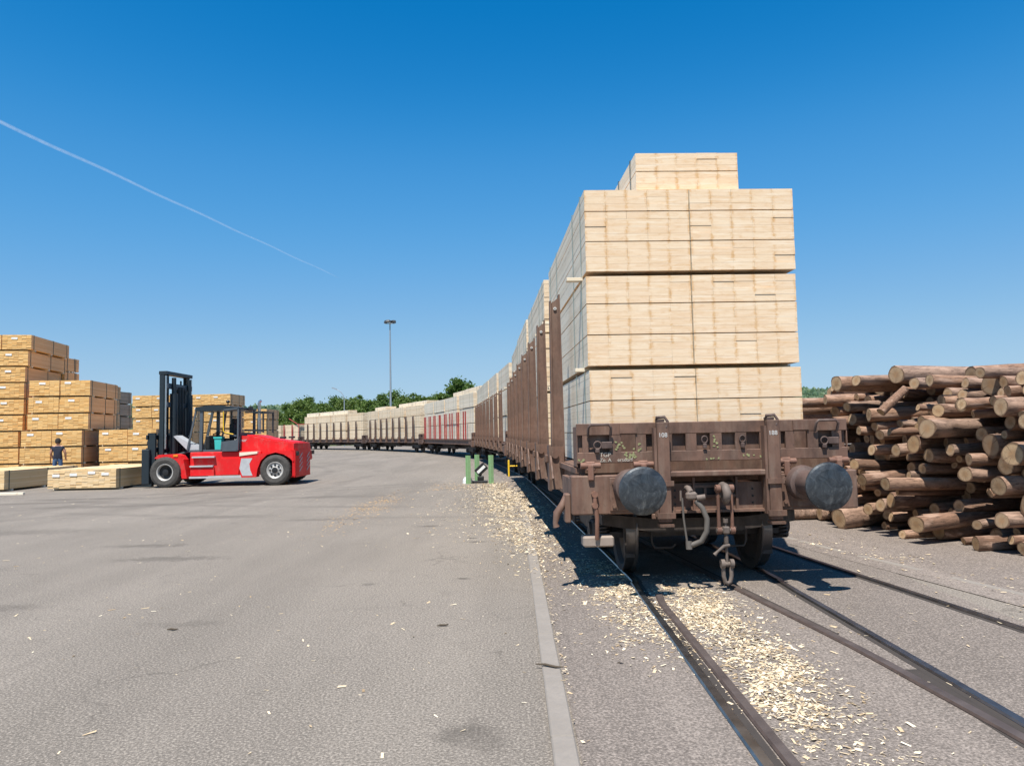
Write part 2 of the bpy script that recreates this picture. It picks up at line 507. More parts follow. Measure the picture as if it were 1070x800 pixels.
# ------------------------------------------------------------------ mesh helpers
class MB:
    """collects shapes, builds ONE mesh object"""

    def __init__(self):
        self.v, self.f, self.mi, self.sm = [], [], [], []

    def add(self, verts, faces, mi=0, smooth=False):
        o = len(self.v)
        self.v.extend([tuple(p) for p in verts])
        for f in faces:
            self.f.append(tuple(i + o for i in f))
            self.mi.append(mi)
            self.sm.append(smooth)
        return self

    def box(self, x0, x1, y0, y1, z0, z1, mi=0, M=None, bev=0.0):
        if bev > 0:
            b = min(bev, .45 * min(abs(x1 - x0), abs(y1 - y0), abs(z1 - z0)))
            vs, idx = [], {}
            for sx_ in (0, 1):
                for sy_ in (0, 1):
                    for sz_ in (0, 1):
                        for ax in range(3):
                            p = [x0 + b if not sx_ else x1 - b, y0 + b if not sy_ else y1 - b, z0 + b if not sz_ else z1 - b]
                            p[ax] = (x0, y0, z0)[ax] if not (sx_, sy_, sz_)[ax] else (x1, y1, z1)[ax]
                            idx[(sx_, sy_, sz_, ax)] = len(vs)
                            vs.append(p)
            fs = []
            I = idx
            for s in (0, 1):
                q = [I[(s, 0, 0, 0)], I[(s, 1, 0, 0)], I[(s, 1, 1, 0)], I[(s, 0, 1, 0)]]
                fs.append(q if s else q[::-1])
                q = [I[(0, s, 0, 1)], I[(1, s, 0, 1)], I[(1, s, 1, 1)], I[(0, s, 1, 1)]]
                fs.append(q[::-1] if s else q)
                q = [I[(0, 0, s, 2)], I[(1, 0, s, 2)], I[(1, 1, s, 2)], I[(0, 1, s, 2)]]
                fs.append(q if s else q[::-1])
            for a in (0, 1):
                for c_ in (0, 1):
                    fl = (a == c_)
                    q = [I[(0, a, c_, 1)], I[(1, a, c_, 1)], I[(1, a, c_, 2)], I[(0, a, c_, 2)]]
                    fs.append(q if fl != 0 and a == 0 or (not fl and a == 0) else q[::-1])
                    q = [I[(a, 0, c_, 0)], I[(a, 1, c_, 0)], I[(a, 1, c_, 2)], I[(a, 0, c_, 2)]]
                    fs.append(q if a == 1 else q[::-1])
                    q = [I[(a, c_, 0, 0)], I[(a, c_, 1, 0)], I[(a, c_, 1, 1)], I[(a, c_, 0, 1)]]
                    fs.append(q if (a != c_) else q[::-1])
            for sx_ in (0, 1):
                for sy_ in (0, 1):
                    for sz_ in (0, 1):
                        q = [I[(sx_, sy_, sz_, 0)], I[(sx_, sy_, sz_, 1)], I[(sx_, sy_, sz_, 2)]]
                        fs.append(q if (sx_ + sy_ + sz_) % 2 == 1 else q[::-1])
        else:
            vs = [(x0, y0, z0), (x1, y0, z0), (x1, y1, z0), (x0, y1, z0), (x0, y0, z1), (x1, y0, z1), (x1, y1, z1), (x0, y1, z1)]
            fs = [(0, 3, 2, 1), (4, 5, 6, 7), (0, 1, 5, 4), (1, 2, 6, 5), (2, 3, 7, 6), (3, 0, 4, 7)]
        if M is not None:
            vs = [M @ Vector(p) for p in vs]
        return self.add(vs, fs, mi)

    def prism(self, pts, a0, a1, axis='y', mi=0, M=None):
        """polygon pts extruded from a0 to a1; axis y: pts=(x,z); axis x: pts=(y,z); axis z: pts=(x,y)"""
        n = len(pts)
        def P(p, a):
            return (p[0], a, p[1]) if axis == 'y' else ((a, p[0], p[1]) if axis == 'x' else (p[0], p[1], a))
        vs = [P(p, a0) for p in pts] + [P(p, a1) for p in pts]
        fs = [tuple(range(n)), tuple(range(2 * n - 1, n - 1, -1))]
        for i in range(n):
            j = (i + 1) % n
            fs.append((i, i + n, j + n, j))
        area = sum(pts[i][0] * pts[(i + 1) % n][1] - pts[(i + 1) % n][0] * pts[i][1] for i in range(n))
        flip = (area < 0) ^ (axis in 'xz') ^ (a1 < a0)
        if flip:
            fs = [f[::-1] for f in fs]
        if M is not None:
            vs = [M @ Vector(p) for p in vs]
        return self.add(vs, fs, mi)

    def cyl(self, p0, p1, r0, r1=None, seg=12, mi=0, caps=True, smooth=True, cap_mi=None):
        r1 = r0 if r1 is None else r1
        p0, p1 = Vector(p0), Vector(p1)
        d = (p1 - p0).normalized()
        u = d.orthogonal().normalized()
        w = d.cross(u)
        vs = []
        for p, r in ((p0, r0), (p1, r1)):
            for i in range(seg):
                a = 2 * math.pi * i / seg
                vs.append(p + (u * math.cos(a) + w * math.sin(a)) * r)
        self.add(vs, [(i, (i + 1) % seg, seg + (i + 1) % seg, seg + i) for i in range(seg)], mi, smooth)
        if caps:
            cm = mi if cap_mi is None else cap_mi
            self.add(vs[:seg], [tuple(range(seg - 1, -1, -1))], cm)
            self.add(vs[seg:], [tuple(range(seg))], cm)
        return self

    def tube(self, pts, r, seg=8, mi=0):
        """smooth tube through points; r number or list"""
        pts = [Vector(p) for p in pts]
        n = len(pts)
        rs = r if isinstance(r, (list, tuple)) else [r] * n
        vs = []
        u = None
        for i, p in enumerate(pts):
            d = (pts[min(i + 1, n - 1)] - pts[max(i - 1, 0)]).normalized()
            if u is None:
                u = d.orthogonal().normalized()
            u = (u - d * u.dot(d)).normalized()
            w = d.cross(u)
            for k in range(seg):
                a = 2 * math.pi * k / seg
                vs.append(p + (u * math.cos(a) + w * math.sin(a)) * rs[i])
        fs = []
        for i in range(n - 1):
            for k in range(seg):
                k2 = (k + 1) % seg
                fs.append((i * seg + k, i * seg + k2, (i + 1) * seg + k2, (i + 1) * seg + k))
        self.add(vs, fs, mi, True)
        self.add(vs[:seg], [tuple(range(seg - 1, -1, -1))], mi)
        self.add(vs[-seg:], [tuple(range(seg))], mi)
        return self

    def lathe(self, prof, seg=24, M=None, mi=0, mis=None, smooth=True):
        """prof = [(r, h)...] turned about the local y axis"""
        vs = []
        for r, h in prof:
            for k in range(seg):
                a = 2 * math.pi * k / seg
                vs.append(Vector((r * math.cos(a), h, r * math.sin(a))))
        if M is not None:
            vs = [M @ p for p in vs]
        for i in range(len(prof) - 1):
            fs = []
            for k in range(seg):
                k2 = (k + 1) % seg
                fs.append((k, seg + k, seg + k2, k2))
            self.add(vs[i * seg:(i + 2) * seg], fs, mis[i] if mis else mi, smooth)
        return self

    def mesh(self, name, mats):
        me = bpy.data.meshes.new(name)
        me.from_pydata(self.v, [], self.f)
        for m in (mats if isinstance(mats, (list, tuple)) else [mats]):
            me.materials.append(MATS[m])
        me.polygons.foreach_set('material_index', self.mi)
        me.polygons.foreach_set('use_smooth', self.sm)
        if len(self.f) < 20000:
            b_ = bmesh.new()
            b_.from_mesh(me)
            bmesh.ops.recalc_face_normals(b_, faces=b_.faces)
            b_.to_mesh(me)
            b_.free()
        me.update()
        return me

    def build(self, name, mats, parent=None):
        return link(name, self.mesh(name, mats), parent)


def link(name, data, parent=None):
    o = bpy.data.objects.new(name, data)
    COL.objects.link(o)
    if parent is not None:
        o.parent = parent
    return o


def thing(name, label, cat, loc=(0, 0, 0), rz=0.0, group=None, data=None):
    o = bpy.data.objects.new(name, data)
    COL.objects.link(o)
    o.location = loc
    o.rotation_euler = (0, 0, rz)
    return tag(o, label, cat, group)


def tag(o, label, cat, group=None):
    o['label'] = label
    o['category'] = cat
    if group:
        o['group'] = group
    return o


def struct(o):
    o['kind'] = 'structure'
    return o


def copy_tree(o, parent=None):
    c_ = o.copy()
    COL.objects.link(c_)
    c_.parent = parent
    for ch in list(o.children):
        copy_tree(ch, c_)
    return c_


def text_mesh(body, size, mat, shear=0.0, extrude=0.0015):
    cu = bpy.data.curves.new('lettering', 'FONT')
    cu.body = body
    cu.size = size
    cu.shear = shear
    cu.extrude = extrude
    o = bpy.data.objects.new('lettering', cu)
    COL.objects.link(o)
    dg = bpy.context.evaluated_depsgraph_get()
    me = bpy.data.meshes.new_from_object(o.evaluated_get(dg))
    bpy.data.objects.remove(o)
    me.materials.clear()
    me.materials.append(MATS[mat])
    return me


def rot_box(mb, p0, p1, w, h, mi=0, up=(0, 0, 1)):
    """bar of section w x h from p0 to p1"""
    p0, p1 = Vector(p0), Vector(p1)
    d = (p1 - p0)
    L = d.length
    d.normalize()
    upv = Vector(up)
    if abs(d.dot(upv)) > .98:
        upv = Vector((0, 1, 0))
    s = d.cross(upv).normalized()
    u = s.cross(d)
    M = Matrix(((s.x, d.x, u.x, p0.x), (s.y, d.y, u.y, p0.y), (s.z, d.z, u.z, p0.z), (0, 0, 0, 1)))
    mb.box(-w / 2, w / 2, 0, L, -h / 2, h / 2, mi, M)
    return mb


ORD = ['first', 'second', 'third', 'fourth', 'fifth', 'sixth', 'seventh', 'eighth', 'ninth', 'tenth']

# ================================================================== SETTING
def sheet(name, pts, z, mat):
    me = bpy.data.meshes.new(name)
    me.from_pydata([(x, y, z) for x, y in pts], [], [tuple(range(len(pts)))])
    me.materials.append(MATS[mat])
    return struct(link(name, me))


def catmull(pts, step=.5):
    P = [Vector(p).to_2d() for p in pts]
    P = [P[0] * 2 - P[1]] + P + [P[-1] * 2 - P[-2]]
    out = []
    for i in range(1, len(P) - 2):
        a, b, c_, d = P[i - 1:i + 3]
        n = max(2, int((c_ - b).length / step))
        for k in range(n):
            u = k / n
            out.append(.5 * ((2 * b) + (c_ - a) * u + (2 * a - 5 * b + 4 * c_ - d) * u * u + (3 * b - a - 3 * c_ + d) * u ** 3))
    out.append(P[-2])
    return out


def offset(path, o):
    res = []
    for i, p in enumerate(path):
        d = (path[min(i + 1, len(path) - 1)] - path[max(i - 1, 0)]).normalized()
        res.append(Vector((p.x + d.y * o, p.y - d.x * o)))
    return res


WL = 19.9
HEAD = [2.5, 6.4, 16.5, 25.5, 36.0, 46.0]            # each wagon turns further to the left
CH = [Vector((2.06, 6.96))]
for h in HEAD:
    CH.append(CH[-1] + Vector((-math.sin(R(h)), math.cos(R(h)))) * WL)
ctrl = [(1.83, -6.0), (1.88, 0.5), (1.965, 7.3)]
for i, h in enumerate(HEAD):
    d = Vector((-math.sin(R(h)), math.cos(R(h))))
    ctrl += [tuple(CH[i] + d * 2.6), tuple(CH[i] + d * 17.3)]
ctrl.append((CH[-1].x - 22, CH[-1].y + 14))
ctrl.append((CH[-1].x - 60, CH[-1].y + 28))
track1 = catmull(ctrl)
# the siding that joins from the right
t2 = [(4.36, -5.0), (3.76, 0.5), (2.93, 7.72), (2.62, 10.6), (2.17, 15.0), (1.78, 19.0), (1.42, 22.6)]
track2 = catmull(t2)

# land to the horizon, asphalt yard on it
sheet('ground', [(-2600, -2600), (2600, -2600), (2600, 2600), (-2600, 2600)], -.03, 'meadow')
sheet('asphalt_yard', [(-120, -30), (60, -30), (60, 60), (30, 125), (-130, 135)], 0.0, 'asphalt_yard')
lft = [p for p in offset(track1, -1.62) if p.y < 60]
rgt = [p for p in offset(track1, 2.1) if p.y < 60]
lft = [Vector((.30 if p.y < 11 else min(.30, p.x), p.y)) for p in lft]
sheet('track_pavement', [tuple(p) for p in lft] + [tuple(p) for p in rgt[::-1]], .004, 'asphalt_track')
sheet('log_yard_pavement', [(5.7, -6), (4.55, 5.6), (3.85, 9.6), (3.2, 14), (2.6, 24), (2.2, 40), (40, 50), (40, -6)], .007, 'asphalt_right')

# kerb: concrete stones set flush along the asphalt edge
kerb = struct(thing('kerb', 'pale concrete kerb', 'kerb', (0, 0, 0)))
del kerb['label'], kerb['category']
kb = MB().box(-.062, .062, .004, .996, -.08, .022, bev=.008).mesh('kerb_stone', 'kerb_concrete')
y = -1.0
kx = lambda yy: .225 - .0 * yy if yy < 11 else .225 - (yy - 11) ** 2 * .0022
while y < 15:
    o = link('kerb_stone', kb, kerb)
    x0, x1 = kx(y), kx(y + 1)
    o.location = (x0, y, random.uniform(-.004, .003))
    o.rotation_euler = (random.uniform(-.002, .002), random.uniform(-.012, .012), -math.atan2(x1 - x0, 1) + random.uniform(-.003, .003))
    y += 1.0
ks = MB().box(-.045, .045, .0, .99, -.05, .012, bev=.005).mesh('edging_strip', 'kerb_concrete')
edge_pts = catmull([(5.35, 2.0), (4.72, 6.9), (4.15, 9.6), (3.6, 13.5), (3.1, 20)], 1.0)
strip = struct(link('concrete_edging', None))
for a, b in zip(edge_pts, edge_pts[1:]):
    o = link('edging_strip', ks, strip)
    o.location = (a.x, a.y, 0)
    o.rotation_euler = (0, 0, -math.atan2(b.x - a.x, b.y - a.y))


def rail(name, path, top=.02, half=.036, shine=True):
    prof = [(-half, -.12), (-half, top - .012), (-half + .010, top), (half - .010, top), (half, top - .012), (half, -.12)]
    mis = [0, 1, 1, 1, 0] if shine else [0, 0, 2, 0, 0]
    mb = MB()
    rows = [offset(path, o) for o, z in prof]
    n = len(path)
    for k in range(5):
        vs = [(p.x, p.y, prof[k][1]) for p in rows[k]] + [(p.x, p.y, prof[k + 1][1]) for p in rows[k + 1]]
        mb.add(vs, [(i, i + 1, n + i + 1, n + i) for i in range(n - 1)], mis[k], False)
    for e in (0, -1):
        vs = [(rows[k][e].x, rows[k][e].y, prof[k][1]) for k in range(6)]
        mb.add(vs, [tuple(range(6))], 0)
    return struct(mb.build(name, ['rail_side', 'rail_top', 'rail_dull']))


G = .7525
rail('running_rail', offset(track1, -G))
rail('running_rail', offset(track1, G))
l2 = [p for p in offset(track2, -G) if p.y > 5.2]
r1 = offset(track1, G)
def r1x(yy):
    a = min(r1, key=lambda p: abs(p.y - yy))
    return a.x
l2 = [p for p in l2 if p.y > 6.6]
rail('siding_rail', catmull([(2.545, 3.70), (2.525, 4.1), (2.485, 4.7), (2.43, 5.5)] + [tuple(p) for p in l2], .4), top=.022, half=.04, shine=False)
rail('siding_rail', offset(track2, G), top=.022)
chk = [Vector((p.x + .125, p.y)) for p in offset(track1, -G) if 0 < p.y < 7.0]
chk.append(Vector((chk[-1].x + .045, 7.35)))
rail('check_rail', catmull([tuple(p) for p in chk], .4), top=.024, half=.036, shine=False)
rail('check_rail', catmull([(x + .0, yy) for x, yy in ((4.62, .0), (4.30, 2.6), (3.98, 5.2), (3.93, 5.6))], .4), top=.045, shine=False)

# flangeway grooves as flat dark strips, their shade and grime in the colour
simple('groove_dark', (.045, .036, .030), .95)
def groove(path, o0, o1, ymax=60):
    a_, b_ = offset(path, o0), offset(path, o1)
    a_ = [p for p in a_ if p.y < ymax]
    b_ = b_[:len(a_)]
    n_ = len(a_)
    mb = MB()
    mb.add([(p.x, p.y, .0062) for p in a_] + [(p.x, p.y, .0062) for p in b_], [(i, i + 1, n_ + i + 1, n_ + i) for i in range(n_ - 1)])
    struct(mb.build('flangeway', 'groove_dark'))
groove(track1, -G + .037, -G + .080)
groove(track1, G - .080, G - .037)
groove([p for p in track2 if p.y > 5.5], -G + .042, -G + .085)
groove(track2, G - .080, G - .037)
groove([p for p in track1 if 3.3 < p.y < 5.2], G - .2, G - .081)

# ================================================================== TRAIN
def wagon_base(name):
    root = bpy.data.objects.new(name, None)
    COL.objects.link(root)
    BP = 'brown_paint'
    d = MB().box(-1.36, 1.36, .96, WL - .96, 1.135, 1.215)
    for yy in np.arange(1.4, WL - 1.2, 1.1):
        d.box(-1.3, 1.3, yy, yy + .09, 1.0, 1.133)
    d.build('deck', BP, root)
    for s in (-1, 1):
        m = MB().box(s * 1.30, s * 1.345, .76, WL - .76, .86, 1.205)
        m.box(s * 1.345, s * 1.40, .76, WL - .76, 1.15, 1.205)
        m.box(s * 1.345, s * 1.40, .76, WL - .76, .86, .90)
        m.build('side_sill', BP, root)
    # fish-bellied centre sill
    pts = [(.9, 1.0), (.9, .80), (3.6, .80), (6.0, .50), (WL - 6.0, .50), (WL - 3.6, .80), (WL - .9, .80), (WL - .9, 1.0)]
    m = MB()
    for s in (-1, 1):
        m.prism(pts, s * .36, s * .42, 'x')
    m.build('centre_sill', 'under_steel', root)
    # headstock (front end; the rear one is the same turned round)
    m = MB()
    for s in (-1, 1):
        m.box(min(s * .50, s * 1.46), max(s * .50, s * 1.46), .62, .80, .745, 1.135, bev=.012)
        m.box(min(s * .66, s * 1.08), max(s * .66, s * 1.08), .600, .622, .78, 1.11, bev=.006)
        m.prism([(.803, 1.10), (.803, .80), (1.5, .93), (1.5, 1.10)], s * 1.403, s * 1.457, 'x')
        for bx_ in (.70, 1.04):
            for bz in (.83, 1.06):
                m.cyl((s * bx_, .60, bz), (s * bx_, .583, bz), .022, seg=6)
    m.box(-.50, .50, .70, .76, .745, 1.03)
    m.box(-1.398, 1.398, .803, .985, .93, .95)  # hidden closing plate, added to stop sunlight leaking through the gap
    m.box(-.50, .50, .56, .79, 1.105, 1.16, bev=.01)
    m.box(-.50, .50, .62, .70, .74, .765)
    for s in (-1, 1):
        for bz in (.82, .89, .96):
            m.cyl((s * .40, .70, bz), (s * .40, .692, bz), .011, seg=6, mi=1)
    for bx_ in (-.21, .23):
        m.box(bx_ - .012, bx_ + .012, .668, .70, .76, 1.09)
    m.box(-.198, .218, .672, .694, .985, 1.012)
    m.box(-.198, .218, .672, .694, .885, .912)
    m.box(-.105, -.08, .674, .692, .912, .985)
    m.box(-.195, .215, .694, .699, .914, .983, mi=1)
    hs = m.mesh('headstock', [BP, 'signal_black'])
    ep = MB()
    ep.box(-.062, .062, .54, .62, .66, 1.655, bev=.008)
    ep.box(-.095, -.068, .55, .64, .72, 1.60)
    ep.box(-.085, .085, .52, .54, 1.02, 1.07)
    ep.box(-.09, .09, .515, .54, .70, .755)
    ep.box(-.07, .07, .50, .62, .62, .645)
    ep = ep.mesh('end_post', BP)
    # headboard: rails, bars between the openings, a plate just behind them
    zb, zt, o0, o1 = 1.255, 1.655, 1.365, 1.535
    opens = [(-1.385, -1.335, 1), (-1.275, -1.06, 1), (-.945, -.79, 0), (-.687, -.60, 1), (-.42, -.28, 1), (-.17, -.03, 1), (.09, .23, 1),
             (.345, .483, 1), (.70, .75, 1), (.84, .98, 0), (1.09, 1.235, 1), (1.335, 1.385, 1)]
    hb = MB()
    hb.box(-1.395, 1.395, .655, .685, o1, zt, bev=.006)
    hb.box(-1.395, 1.395, .655, .685, zb, o0, bev=.006)
    xs = [-1.395] + [v for a in opens for v in a[:2]] + [1.395]
    for a, b in zip(xs[::2], xs[1::2]):
        if b - a > .004:
            hb.box(a, b, .657, .683, o0, o1)
    solid = [(-1.39, -.96), (-.775, .825), (.995, 1.39)]
    for a, b in solid:
        hb.box(a, b, .712, .73, zb + .02, zt - .02)
    for a, b, s in opens:
        if not s:
            hb.box(a - .01, b + .01, .64, .655, o1 + .015, zt - .01)
    hb.box(-1.39, 1.39, .955, .97, 1.14, zt - .03)  # deeper plate, added so the open slots and lower gap stay dark
    for a in (-1.39, 1.375):
        hb.box(a, a + .015, .733, .955, 1.22, zt - .03)
    hb = hb.mesh('headboard', BP)
    buf = MB()
    buf.lathe([(0, -.035), (.08, -.033), (.16, -.022), (.205, -.006), (.222, .004), (.225, .016), (.215, .03), (.10, .045)], 40)
    bufm = buf.mesh('buffer_head', 'buffer_steel')
    bt = MB().lathe([(.085, .04), (.085, .20), (.125, .21), (.13, .47), (.165, .49), (.175, .595), (.0, .60)], 24).mesh('buffer_tube', 'dark_brown_paint')
    for e in (0, 1):
        def put(nm, me, x=0.0, z=0.0):
            o = link(nm, me, root)
            if e:
                o.location = (-x, WL, z)
                o.rotation_euler = (0, 0, math.pi)
            else:
                o.location = (x, 0, z)
            return o
        put('headstock', hs)
        put('headboard', hb)
        put('end_post', ep, -.535)
        put('end_post', ep, .585)
        for s in (-1, 1):
            b = put('buffer', bt, s * .875, 1.02)
            link('buffer_head', bufm, b)
    # bogies
    wm = MB()
    prof = [(0, -.05), (.09, -.05), (.10, -.02), (.19, -.01), (.36, .015), (.395, -.035), (.455, -.05), (.46, .045), (.475, .055), (.487, .07),
            (.487, .078), (.40, .083), (.37, .045), (.2, .03), (.12, .06), (.10, .10), (0, .10)]
    mis = [0] * 16
    mis[6] = mis[7] = mis[8] = 1
    for s in (-1, 1):
        Mx = Matrix.Translation((s * .755, 0, .46)) @ Matrix.Rotation(R(90 if s > 0 else -90), 4, 'Z')
        wm.lathe(prof, 28, Mx, mis=mis)
    wm.cyl((-.98, 0, .46), (.98, 0, .46), .075, seg=12)
    wm = wm.mesh('wheelset', ['wheel_face', 'wheel_tread'])
    fr = MB()
    for s in (-1, 1):
        fr.prism([(-1.35, .56), (-1.35, .66), (-.5, .72), (.5, .72), (1.35, .66), (1.35, .56), (.75, .56), (.45, .40), (-.45, .40), (-.75, .56)], s * .96, s * 1.06, 'x')
        for yy in (-.9, .9):
            fr.box(s * 1.01 - .11, s * 1.01 + .11, yy - .14, yy + .14, .33, .57, bev=.02)
            fr.cyl((s * 1.12, yy, .46), (s * 1.15, yy, .46), .095, seg=12)
    fr.box(-.96, .96, -.22, .22, .48, .74)
    for yy in (-1.32, 1.32):
        fr.prism([(-1.05, .56), (-1.05, .68), (-.5, .62), (.5, .62), (1.05, .68), (1.05, .56), (.45, .47), (-.45, .47)], yy - .05, yy + .05, 'y')
        fr.box(-.95, .95, yy + (.16 if yy < 0 else -.22), yy + (.22 if yy < 0 else -.16), .40, .46)
        for s in (-1, 1):
            fr.box(s * .755 - .06, s * .755 + .06, yy + (.02 if yy < 0 else -.10), yy + (.10 if yy < 0 else -.02), .20, .62, mi=0)
            fr.tube([(s * .52, yy, .58), (s * .52, yy, .36), (s * .49, yy, .30), (s * .30, yy, .30), (s * .26, yy, .34)], .014, 6)
    fr = fr.mesh('bogie', 'under_steel')
    hp = [(.062 * math.cos(a), .062 * math.sin(a), .36 + .24 * a / (12 * math.pi)) for a in np.linspace(0, 12 * math.pi, 60)]
    sp = MB().tube(hp, .016, 5).mesh('coil_spring', 'under_steel')
    for yy in (2.6, WL - 2.6):
        b = link('bogie', fr, root)
        b.location = (0, yy, 0)
        for s in (-1, 1):
            for ay in (-1.09, -.71, .71, 1.09):
                link('coil_spring', sp, b).location = (s * 1.01, ay, 0)
        for dy in (-.9, .9):
            w = link('wheelset', wm, b)
            w.location = (0, dy, 0)
    # brake cylinder, air tank and rods below the middle
    m = MB()
    m.cyl((-.75, 8.2, .66), (-.75, 9.4, .66), .19, seg=16)
    m.cyl((.75, 10.4, .66), (.75, 11.8, .66), .17, seg=16)
    m.cyl((-.95, 5.2, .62), (-.95, 14.6, .62), .03, seg=8)
    m.build('brake_gear', 'under_steel', root)
    # stakes in pockets
    st = MB()
    def sec(z, w, y0, y1, lean=0.0):
        return [(-w / 2 + lean, y0, z), (w / 2 + lean, y0, z), (w / 2 + lean, y1, z), (-w / 2 + lean, y1, z)]
    for (x0, x1, x0t, x1t) in ((-.085, -.060, -.065, -.045), (.060, .085, .045, .065)):
        vs = [(x0, -.075, .92), (x1, -.075, .92), (x1, .075, .92), (x0, .075, .92), (x0t, -.055, 3.22 if x0 < 0 else 3.30), (x1t, -.055, 3.22 if x0 < 0 else 3.30),
              (x1t, .055, 3.22 if x0 < 0 else 3.30), (x0t, .055, 3.22 if x0 < 0 else 3.30)]
        st.add(vs, [(0, 3, 2, 1), (4, 5, 6, 7), (0, 1, 5, 4), (1, 2, 6, 5), (2, 3, 7, 6), (3, 0, 4, 7)])
    vs = [(-.061, -.055, .92), (.061, -.055, .92), (.061, .055, .92), (-.061, .055, .92), (-.046, -.04, 3.19), (.046, -.04, 3.26), (.046, .04, 3.26), (-.046, .04, 3.19)]
    st.add(vs, [(0, 3, 2, 1), (4, 5, 6, 7), (0, 1, 5, 4), (1, 2, 6, 5), (2, 3, 7, 6), (3, 0, 4, 7)])
    st = st.mesh('stake', BP)
    ey = MB().cyl((.0, -.042, 3.12), (.0, -.060, 3.12), .020, seg=10).cyl((.0, -.0605, 3.12), (.0, -.064, 3.12), .008, seg=8, mi=1).mesh('stake_eye', ['sign_white', 'signal_black'])
    pk = MB()
    pk.prism([(-.13, 1.42), (.13, 1.42), (.13, 1.0), (.10, .86), (-.10, .86), (-.13, 1.0)], -.125, -.095, 'x')
    pk.box(-.095, .06, -.13, -.088, .88, 1.40)
    pk.box(-.095, .06, .088, .13, .88, 1.40)
    pk.box(-.165, -.125, -.05, .05, 1.20, 1.30, bev=.012)
    pk.cyl((-.05, -.13, 1.30), (-.05, -.16, 1.30), .045, seg=10)
    rot_box(pk, (-.11, -.15, 1.28), (-.11, -.42, 1.02), .02, .03)
    pk = pk.mesh('stake_pocket', BP)
    for s in (-1, 1):
        for k in range(8):
            o = link('stake', st, root)
            o.location = (s * 1.40, 2.44 + k * 2.145, 0)
            if s > 0:
                o.rotation_euler = (0, 0, math.pi)
            link('stake_pocket', pk, o)
            if s < 0:
                link('stake_eye', ey, o)
    return root


base = wagon_base('freight_wagon')
RAIL_Z = .02
WLAB = ['near brown stake wagon facing the camera with round buffers and hanging coupling',
        'second brown stake wagon, directly behind the near wagon',
        'wagon with many slender bright red stakes, third in the train',
        'dark staked wagon right after the red-staked one, fourth in the train',
        'dark staked wagon at the far bend, fifth in the train',
        'last visible wagon, red posts, seen over the forklift\'s tail']
wagons = []
for i in range(6):
    w = base if i == 0 else copy_tree(base)
    w.location = (CH[i].x, CH[i].y, RAIL_Z)
    w.rotation_euler = (0, 0, R(HEAD[i]))
    tag(w, WLAB[i], 'wagon', 'wagons of the timber train')
    wagons.append(w)


def remat(src, mat):
    me = src.copy()
    me.materials[0] = MATS[mat]
    return me


cache = {}
for i in range(1, 6):
    mat = {2: 'red_stake_paint', 3: 'dark_brown_paint', 4: 'dark_brown_paint', 5: 'red_stake_paint'}.get(i)
    for ch in list(wagons[i].children):
        if mat and ch.name.startswith('stake'):
            k = (ch.data.name, mat)
            if k not in cache:
                cache[k] = remat(ch.data, mat)
            ch.data = cache[k]
        if i >= 3 and ch.name.split('.')[0] in ('deck', 'side_sill', 'headstock', 'headboard', 'end_post'):
            k = (ch.data.name, 'dark_brown_paint')
            if k not in cache:
                cache[k] = remat(ch.data, 'dark_brown_paint')
            ch.data = cache[k]
# the third wagon carries thinner stakes in pairs, some leaning
rs = MB()
for s in (-1, 1):
    rs.box(s * .030 - .008, s * .030 + .008, -.035, .035, 1.2, 3.05)
rs.box(-.024, .024, -.012, .012, 1.2, 3.03)
rs = rs.mesh('slender_stake', 'red_stake_paint')
for ch in list(wagons[2].children):
    if ch.name.startswith('stake') and ch.location.x < 0:
        for dy, tilt in ((-.0, 0), (.62, .0)):
            if ch.location.y + dy > 18.9:
                continue
            o = link('slender_stake', rs, wagons[2])
            o.location = (-1.41, ch.location.y + dy + random.uniform(-.12, .12), 0)
            o.rotation_euler = (random.uniform(-.035, .035), 0, 0)
for ch in list(wagons[2].children):
    if ch.name.startswith('stake') and ch.location.x < 0:
        for g in list(ch.children):
            bpy.data.objects.remove(g)
        bpy.data.objects.remove(ch)
# an end frame with a sloping stay on the last wagons
for i in (5,):
    m = MB()
    m.tube([(-1.3, .9, 1.2), (-1.3, .9, 3.3), (1.3, .9, 3.3), (1.3, .9, 1.2)], .06, 6)
    m.tube([(-1.3, .9, 3.2), (-1.3, 3.4, 4.1)], .05, 6)
    m.build('end_frame', 'red_stake_paint', wagons[i])

# ---- fittings of the near wagon
W1 = wagons[0]
def part(mb, nm, mats, label=None, parent=W1):
    o = mb.build(nm, mats, parent)
    if label:
        o['label'] = label
    return o
for x in (-1.265, -.73, .73, 1.27):
    m = MB()
    m.box(x - .05, x + .05, .60, .66, 1.18, 1.275, bev=.012)
    m.cyl((x - .10, .62, 1.235), (x + .10, .62, 1.235), .030, seg=10)
    m.box(x - .028, x + .028, .585, .615, 1.09, 1.24, bev=.006)
    part(m, 'hinge', 'rust_iron')
for x in (-1.165, 1.165):
    m = MB()
    m.tube([(x - .115, .64, 1.53), (x - .115, .60, 1.61), (x - .09, .595, 1.642), (x + .09, .595, 1.642), (x + .115, .60, 1.61), (x + .115, .64, 1.53)], .014, 8)
    part(m, 'grab_handle', 'dark_brown_paint')
    m = MB()
    rg = [(x - .02 + .038 * math.cos(a), .635, 1.435 + .038 * math.sin(a)) for a in np.linspace(0, 2 * math.pi, 14)]
    m.tube(rg, .009, 6)
    m.box(x - .045, x + .0, .62, .66, 1.36, 1.40, bev=.006)
    m.box(x + .02, x + .13, .625, .66, 1.40, 1.47, bev=.006)
    part(m, 'latch', 'dark_brown_paint')
